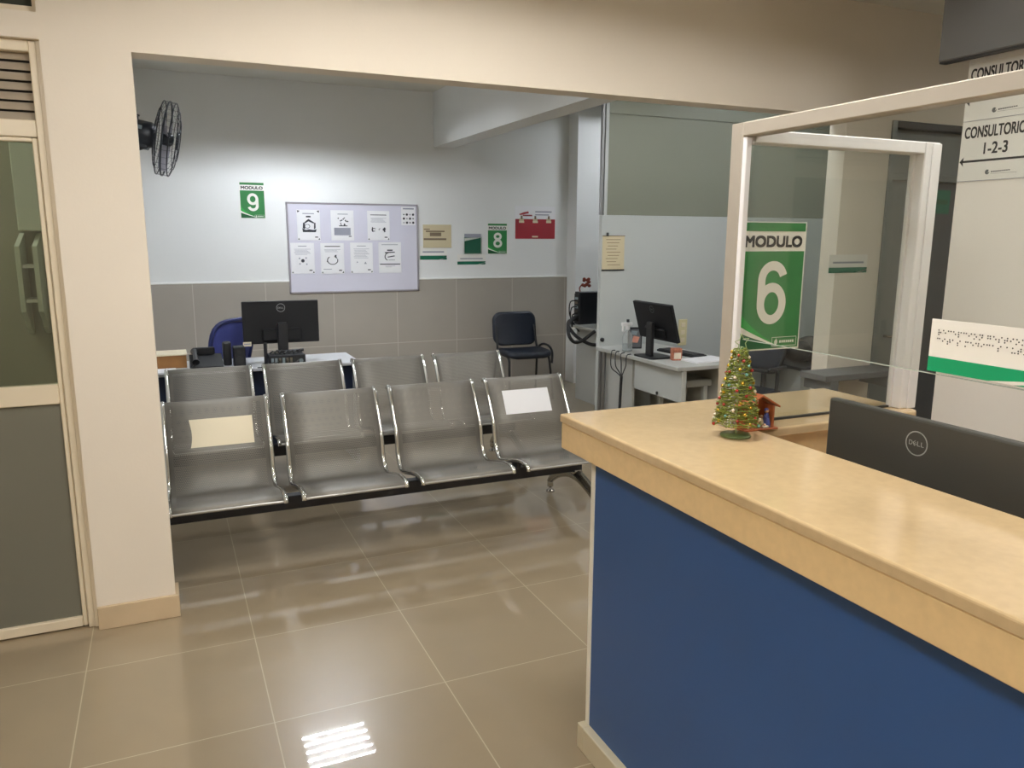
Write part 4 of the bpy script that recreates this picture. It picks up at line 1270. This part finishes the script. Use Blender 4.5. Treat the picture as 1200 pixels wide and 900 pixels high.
sm = pad(0.47, 0.44, 0.06, vinyl_navy, 0.012, bow=-0.012)
sm.v = [(x, y - 0.02, z + 0.425) for x, y, z in sm.v]
sm.build('seat', vc)
bm_ = pad(0.47, 0.34, 0.05, vinyl_navy, -0.03)
bm_.v = [(x, 0.235 - z + 0.05 * (y + 0.17) / 0.34, 0.665 + y) for x, y, z in bm_.v]
bm_.build('backrest', vc)
for s in (-1, 1):
    MB().tube(spline([(s * 0.23, -0.23, 0), (s * 0.215, -0.19, 0.30), (s * 0.21, -0.15, 0.42), (s * 0.21, 0.0, 0.432), (s * 0.20, 0.16, 0.432)]), 0.012, plastic_black, 8).build('front_leg', vc)
    MB().tube(spline([(s * 0.24, 0.26, 0), (s * 0.225, 0.20, 0.30), (s * 0.215, 0.17, 0.45), (s * 0.21, 0.20, 0.56), (s * 0.205, 0.235, 0.70)]), 0.012, plastic_black, 8).build('rear_leg', vc)
MB().tube(spline([(0.215, 0.17, 0.46), (0.235, 0.08, 0.515), (0.25, -0.06, 0.515), (0.255, -0.14, 0.46), (0.235, -0.18, 0.36)]), 0.012, plastic_black, 8).build('side_loop', vc)
MB().tube([(-0.21, 0.14, 0.43), (0.21, 0.14, 0.43)], 0.011, plastic_black, 8).build('cross_bar', vc)

def swivel_chair(label, loc, rotz, shell, frame, back_lo, back_hi, seat_z, tilt=0.10):
    t = thing('office_chair', label, 'chair', loc, rotz)
    b_ = MB()
    n, mrows = 10, 9
    W = 0.22
    def P(u, v, off=0):
        # rounded shield: full width near the top, narrower below
        a, b_ = u, 2 * v - 1
        k = (max(abs(a), abs(b_)) / max(1e-6, (abs(a) ** 4 + abs(b_) ** 4) ** 0.25)) ** 1.0
        a, b_ = a * k, b_ * k
        wd = W * (0.86 + 0.14 * (b_ + 1) / 2 - 0.03 * max(0, b_) ** 2)
        z = (back_lo + back_hi) / 2 + (back_hi - back_lo) / 2 * b_
        return (a * wd, 0.16 + tilt * (b_ + 1) / 2 - 0.05 * a * a + 0.05 + off, z)
    vs, fs = [], []
    for j in range(mrows + 1):
        for i in range(n + 1):
            vs.append(P(-1 + 2 * i / n, j / mrows))
    for j in range(mrows):
        for i in range(n):
            q = j * (n + 1) + i
            fs.append((q, q + 1, q + n + 2, q + n + 1))
    b_.add(vs, fs, shell, True)
    bo = b_.build('back_mesh', t)
    md = bo.modifiers.new('thickness', 'SOLIDIFY')
    md.thickness = 0.008
    loop = [P(-1 + 2 * i / n, 0) for i in range(n + 1)] + [P(1, j / mrows) for j in range(1, mrows + 1)] + [P(1 - 2 * i / n, 1) for i in range(1, n + 1)] + [P(-1, 1 - j / mrows) for j in range(1, mrows)]
    MB().tube(loop, 0.016, frame, 8, closed=True).build('back_frame', t)
    s_ = pad(0.48, 0.46, 0.07, frame if shell is mesh_blue else shell, 0.01)
    s_.v = [(x, y - 0.03, z + seat_z - 0.07) for x, y, z in s_.v]
    s_.build('seat', t)
    MB().tube(spline([(0, 0.10, seat_z - 0.08), (0, 0.24, seat_z - 0.06), (0, 0.26, seat_z + 0.10), (0, 0.24, back_lo + 0.06)]), 0.020, plastic_black, 8).build('back_support', t)
    for sx in (-1, 1):
        MB().tube(spline([(sx * 0.20, 0.0, seat_z - 0.06), (sx * 0.27, 0.0, seat_z - 0.03), (sx * 0.275, 0.0, seat_z + 0.17), (sx * 0.27, -0.10, seat_z + 0.19), (sx * 0.27, 0.12, seat_z + 0.19)]), 0.014, plastic_black, 8).build('armrest', t)
    MB().cyl((0, 0, 0.10), (0, 0, seat_z - 0.068), 0.028, plastic_black).build('gas_lift', t)
    for k in range(5):
        a = 2 * PI * k / 5 + 0.3
        ex = (0.29 * math.cos(a), 0.29 * math.sin(a))
        lg = MB().tube([(0, 0, 0.115), (ex[0] * 0.6, ex[1] * 0.6, 0.09), (ex[0], ex[1], 0.065)], [0.028, 0.02, 0.014], plastic_black, 8)
        lo = lg.build('base_arm', t)
        MB().cyl((ex[0] - 0.02 * math.sin(a), ex[1] + 0.02 * math.cos(a), 0.027), (ex[0] + 0.02 * math.sin(a), ex[1] - 0.02 * math.cos(a), 0.027), 0.027, plastic_black, seg=14).build('castor', lo)
    return t
swivel_chair('blue mesh office chair behind the pale desk at left', (0.275, 6.14, 0), math.radians(222), mesh_blue, frame_blue, 0.56, 0.995, 0.47)
swivel_chair('black office chair at the grey desk, half hidden by the screen post', (3.97, 4.58, 0), math.radians(-75), vinyl_navy, plastic_black, 0.58, 0.96, 0.46)

gd = thing('desk', 'grey desk seen through the glass screen right of the dark chair', 'desk', (4.36, 4.40, 0))
MB().box((0, 0, 0.60), (0.85, 0.80, 0.625), plastic_dark, bev=0.004).build('desktop', gd)
MB().box((0.03, 0.03, 0.0), (0.82, 0.05, 0.60), desk_dim).build('front_panel', gd)
MB().box((0.03, 0.05, 0.0), (0.05, 0.77, 0.60), desk_dim).build('side_panel', gd)
MB().box((0.80, 0.05, 0.0), (0.82, 0.77, 0.60), desk_dim).build('side_panel', gd)
bg = MB()
for cx, cy, cz, r, sq in ((0.10, 0.1, 0.09, 0.12, (1.0, 0.8, 0.75)), (0.24, 0.12, 0.10, 0.13, (1.0, 0.8, 0.8)), (0.34, 0.10, 0.075, 0.10, (1.0, 0.8, 0.75))):
    bg.ball((cx, cy, cz), r, plastic_dark, 14, 9, sq)
tag(bg.build('dark_bag', None, (4.42, 4.52, 0.625)), 'slumped dark bag lying on the grey desk behind the glass screen', 'bag')
sf = MB().box((0, 0, 0), (0.60, 0.20, 0.035), tv_grey, bev=0.003)
sf.box((0.04, 0.0, -0.06), (0.10, 0.20, 0.0), tv_grey)
sf.box((0.48, 0.0, -0.06), (0.54, 0.20, 0.0), tv_grey)
tag(sf.build('wall_ledge', None, (3.34, W1F - 0.20, 0.80)), 'dark grey ledge along the cream wall seen through the glass screen', 'shelf')

# shelf unit seen through the left door glass
ws = thing('scalloped_shelf', 'pale scalloped wall shelf seen dimly through the left door glass', 'shelf', (-0.612, 4.40, 1.12))
for x in (0.0, 0.07):
    pr = [(-0.20, 0.12), (-0.20, 0.42), (0.0, 0.48), (0.0, 0.0), (-0.03, 0.0)] + [(-0.06 - 0.10 * math.sin(a) * 0.6, 0.10 - 0.08 * math.cos(a)) for a in [0.2, 0.7, 1.2]]
    MB().prism(pr, x, x + 0.02, pale_green, 'YZ').build('side_panel', ws)
for z in (0.16, 0.32):
    MB().box((0.02, -0.16, z), (0.07, 0.0, z + 0.015), trim_white).build('shelf_board', ws)
wp = MB().box((0, 0, 0), (0.10, 0.12, 0.60), pale_green, bev=0.004)
tag(wp.build('wall_cabinet', None, (-0.60, 4.28, 1.61)), 'pale narrow cabinet on the wall above the scalloped shelf', 'cabinet')

# ------------------------------------------------------------------ Christmas ornaments on the counter
tr_ = thing('wire_christmas_tree', 'small green wire Christmas tree with beads and a star on the counter', 'ornament', (1.357, 1.585, T1))
MB().lathe([(0.0001, 0.0), (0.039, 0.0), (0.040, 0.003), (0.038, 0.006), (0.0001, 0.007)], base_green, seg=28).build('base', tr_)
MB().cyl((0, 0, 0.006), (0, 0, 0.24), 0.0022, wire_pale, seg=6).build('stem', tr_)
def cone_r(z):
    return 0.050 * (1 - (z - 0.032) / 0.235) ** 0.9 + 0.009
turns = 26
sp_ = []
for i in range(turns * 14 + 1):
    t = i / (turns * 14)
    z = 0.032 + 0.203 * t
    a = 2 * PI * turns * t
    jit = 1 + 0.10 * math.sin(a * 3.7) + 0.06 * math.sin(a * 5.3 + 1)
    rr = cone_r(z) * jit
    sp_.append((rr * math.cos(a), rr * math.sin(a), z + 0.003 * math.sin(a * 2.3)))
MB().tube(sp_, 0.0014, wire_green, 5).build('spiral_wire', tr_)
twg = MB()
for i in range(260):
    z = 0.034 + 0.20 * (i / 260) ** 1.15
    a = i * 2.399
    r0, r1 = cone_r(z) * 0.55, cone_r(z) * (1.0 + 0.12 * r_.random())
    twg.tube([(r0 * math.cos(a), r0 * math.sin(a), z + 0.004), ((r0 + r1) / 2 * math.cos(a + 0.15), (r0 + r1) / 2 * math.sin(a + 0.15), z + 0.003), (r1 * math.cos(a + 0.3), r1 * math.sin(a + 0.3), z - 0.002)], 0.0016, wire_green, 4)
twg.build('tinsel_twigs', tr_)
bms = [bead_red, bead_gold, bead_white, bead_blue, bead_gold, bead_red, wire_green]
for i in range(84):
    z = 0.034 + 0.196 * (i / 84) ** 1.2
    a = i * 2.399 + 0.4
    rr = cone_r(z) * 1.04
    MB().ball((rr * math.cos(a), rr * math.sin(a), z), 0.0038 + 0.0012 * r_.random(), bms[(i * 5 + i // 7) % 7], 7, 5).build('bead', tr_)
star = []
for i in range(11):
    a = PI / 2 + 2 * PI * (i % 10) / 10 + 0.15
    rr = 0.024 if i % 2 == 0 else 0.011
    star.append((rr * math.cos(a), -0.004, 0.250 + rr * math.sin(a)))
MB().tube(star[:-1], 0.0013, wire_pale, 5, closed=True).build('star', tr_)
MB().tube(spline([(-0.012, -0.006, 0.238), (-0.016, -0.006, 0.215), (-0.013, -0.006, 0.19), (-0.017, -0.008, 0.165)]), 0.0013, wire_pale, 5).build('star_tail', tr_)
MB().tube(spline([(0.012, -0.006, 0.236), (0.018, -0.006, 0.222), (0.012, -0.006, 0.212), (0.006, -0.006, 0.222)]), 0.0013, wire_pale, 5).build('star_tail', tr_)

nv = thing('nativity_stable', 'tiny wooden nativity stable with painted figures behind the wire tree', 'ornament', (1.462, 1.632, T1), math.radians(-4))
MB().box((-0.056, -0.030, 0), (0.056, 0.020, 0.005), stable_wood, bev=0.001).build('floor', nv)
MB().box((-0.047, 0.014, 0.005), (0.047, 0.018, 0.070), stable_wood).build('back_wall', nv)
MB().box((0.040, -0.022, 0.005), (0.046, 0.018, 0.066), stable_wood).build('side_wall', nv)
MB().box((-0.046, -0.022, 0.005), (-0.040, 0.018, 0.066), stable_wood).build('side_wall', nv)
MB().prism([(-0.046, 0.066), (0.046, 0.066), (0.0, 0.094)], 0.012, 0.018, stable_wood, 'XZ').build('gable', nv)
for s in (-1, 1):
    MB().prism([(0.0, 0.094), (0.0, 0.099), (s * 0.058, 0.066), (s * 0.058, 0.061)], -0.030, 0.020, stable_wood, 'XZ').build('roof_board', nv)
def figure(x, y, h_, robe, name='figurine', kneel=False):
    f = MB().lathe([(0.0001, 0.0), (h_ * 0.24, 0.0), (h_ * 0.22, h_ * 0.2), (h_ * 0.15, h_ * 0.55), (h_ * 0.10, h_ * 0.72), (h_ * 0.05, h_ * 0.76)], robe, (x, y, 0.005), 12)
    f.ball((x, y, 0.005 + h_ * 0.86), h_ * 0.12, fig_skin, 8, 6)
    f.ball((x, y + h_ * 0.02, 0.005 + h_ * 0.90), h_ * 0.125, robe, 8, 6)
    f.tube([(x - h_ * 0.14, y - h_ * 0.02, 0.005 + h_ * 0.62), (x - h_ * 0.12, y - h_ * 0.14, 0.005 + h_ * 0.50), (x, y - h_ * 0.18, 0.005 + h_ * 0.54)], h_ * 0.045, robe, 6)
    f.build(name, nv)
figure(0.028, -0.012, 0.052, fig_blue)
figure(0.012, -0.012, 0.034, fig_white)
figure(-0.003, -0.016, 0.026, fig_pink)
figure(-0.018, -0.012, 0.034, fig_pink)
figure(-0.032, -0.014, 0.026, fig_white)
cr = MB().box((0.006, -0.029, 0.005), (0.026, -0.021, 0.012), fig_white, bev=0.002)
cr.ball((0.013, -0.025, 0.014), 0.004, fig_skin, 8, 5)
cr.build('crib', nv)

# ------------------------------------------------------------------ wall fan
fn = thing('wall_fan', 'black wire-caged wall fan high on the left, facing into the office', 'fan', (-0.25, 6.0, 2.235))
FC = Vector((0.335, 0, 0.0))
FR = Matrix.Rotation(math.radians(11), 3, 'Y') @ Matrix.Rotation(math.radians(-6), 3, 'Z').to_3x3()
def fb(mb, name, parent=None):
    mb.v = [tuple(FC + FR @ Vector(p_)) for p_ in mb.v]
    return mb.build(name, parent or fn)
R0 = 0.245
HW = 0.040
def cage(sgn, d0, d1):
    c = MB()
    for rr, dd in ((R0, 0.0), (R0 * 0.80, 0.55), (R0 * 0.58, 0.85), (R0 * 0.26, 1.0)):
        x = sgn * (d0 + (d1 - d0) * dd)
        c.tube([(x, rr * math.cos(a), rr * math.sin(a)) for a in [2 * PI * i / 36 for i in range(36)]], 0.004 if rr == R0 else 0.0022, fan_wire, 5, closed=True)
    for k in range(30):
        a = 2 * PI * k / 30
        c.tube([(sgn * (d0 + (d1 - d0) * q), rr * math.cos(a), rr * math.sin(a)) for rr, q in ((R0 * 1.0, -1.0), (R0, 0.0), (R0 * 0.93, 0.22), (R0 * 0.80, 0.50), (R0 * 0.58, 0.82), (R0 * 0.26, 1.0))], 0.0009, fan_wire, 4)
    return c
fb(cage(1, 0.040, 0.082), 'front_cage')
fb(cage(-1, 0.036, 0.072), 'rear_cage')
fb(MB().tube([(0, (R0 + 0.002) * math.cos(a), (R0 + 0.002) * math.sin(a)) for a in [2 * PI * i / 40 for i in range(40)]], 0.006, fan_black, 6, closed=True), 'cage_rim')
fb(MB().lathe([(0.0001, 0.082), (0.058, 0.080), (0.062, 0.070), (0.0001, 0.066)], fan_black, (0, 0, 0), 20, 'X'), 'cage_badge')
fb(MB().lathe([(0.0001, -0.03), (0.045, -0.03), (0.045, 0.03), (0.03, 0.045), (0.0001, 0.05)], fan_black, (0, 0, 0), 18, 'X'), 'hub')
for k in range(3):
    a0 = 2 * PI * k / 3 + 0.5
    bl = MB()
    vs, fs = [], []
    for i in range(9):
        rr = 0.04 + (R0 * 0.88 - 0.04) * i / 8
        half = 0.20 + 0.36 * math.sin(PI * (0.15 + 0.75 * i / 8))
        for j in range(5):
            u = -1 + j / 2
            a = a0 + u * half * 0.9
            vs.append((u * 0.028 * (1 - 0.3 * i / 8), rr * math.cos(a), rr * math.sin(a)))
    for i in range(8):
        for j in range(4):
            fs.append((i * 5 + j, i * 5 + j + 1, (i + 1) * 5 + j + 1, (i + 1) * 5 + j))
    bl.add(vs, fs, fan_blade, True)
    o = fb(bl, 'blade')
    o.modifiers.new('thickness', 'SOLIDIFY').thickness = 0.003
mo = MB().lathe([(0.0001, -0.235), (0.070, -0.235), (0.086, -0.215), (0.088, -0.10), (0.075, -0.07), (0.0001, -0.066)], fan_black, (0, 0, 0), 20, 'X')
mo.box((-0.225, -0.05, -0.098), (-0.10, 0.05, -0.06), fan_black, bev=0.008)
fb(mo, 'motor')
kn = MB().cyl((-0.19, 0, 0.080), (-0.19, 0, 0.115), 0.006, fan_black, seg=8)
kn.cyl((-0.19, 0, 0.108), (-0.19, 0, 0.118), 0.012, fan_black, seg=10)
fb(kn, 'oscillation_knob')
lb = MB().box((-0.205, -0.0885, 0.018), (-0.145, -0.080, 0.044), label_grey, bev=0.002)
fb(lb, 'label_plate')
br2 = MB()
br2.box((0.0, -0.06, -0.11), (0.012, 0.06, 0.09), fan_black, bev=0.003)
br2.tube(spline([(0.01, 0, -0.02), (0.06, 0, -0.05), (0.13, 0, -0.065), (0.19, 0, -0.05)]), 0.024, fan_black, 10)
br2.tube([(0.01, 0.0, 0.03), (0.12, 0.0, 0.02)], 0.016, fan_black, 8)
br2.build('wall_bracket', fn)
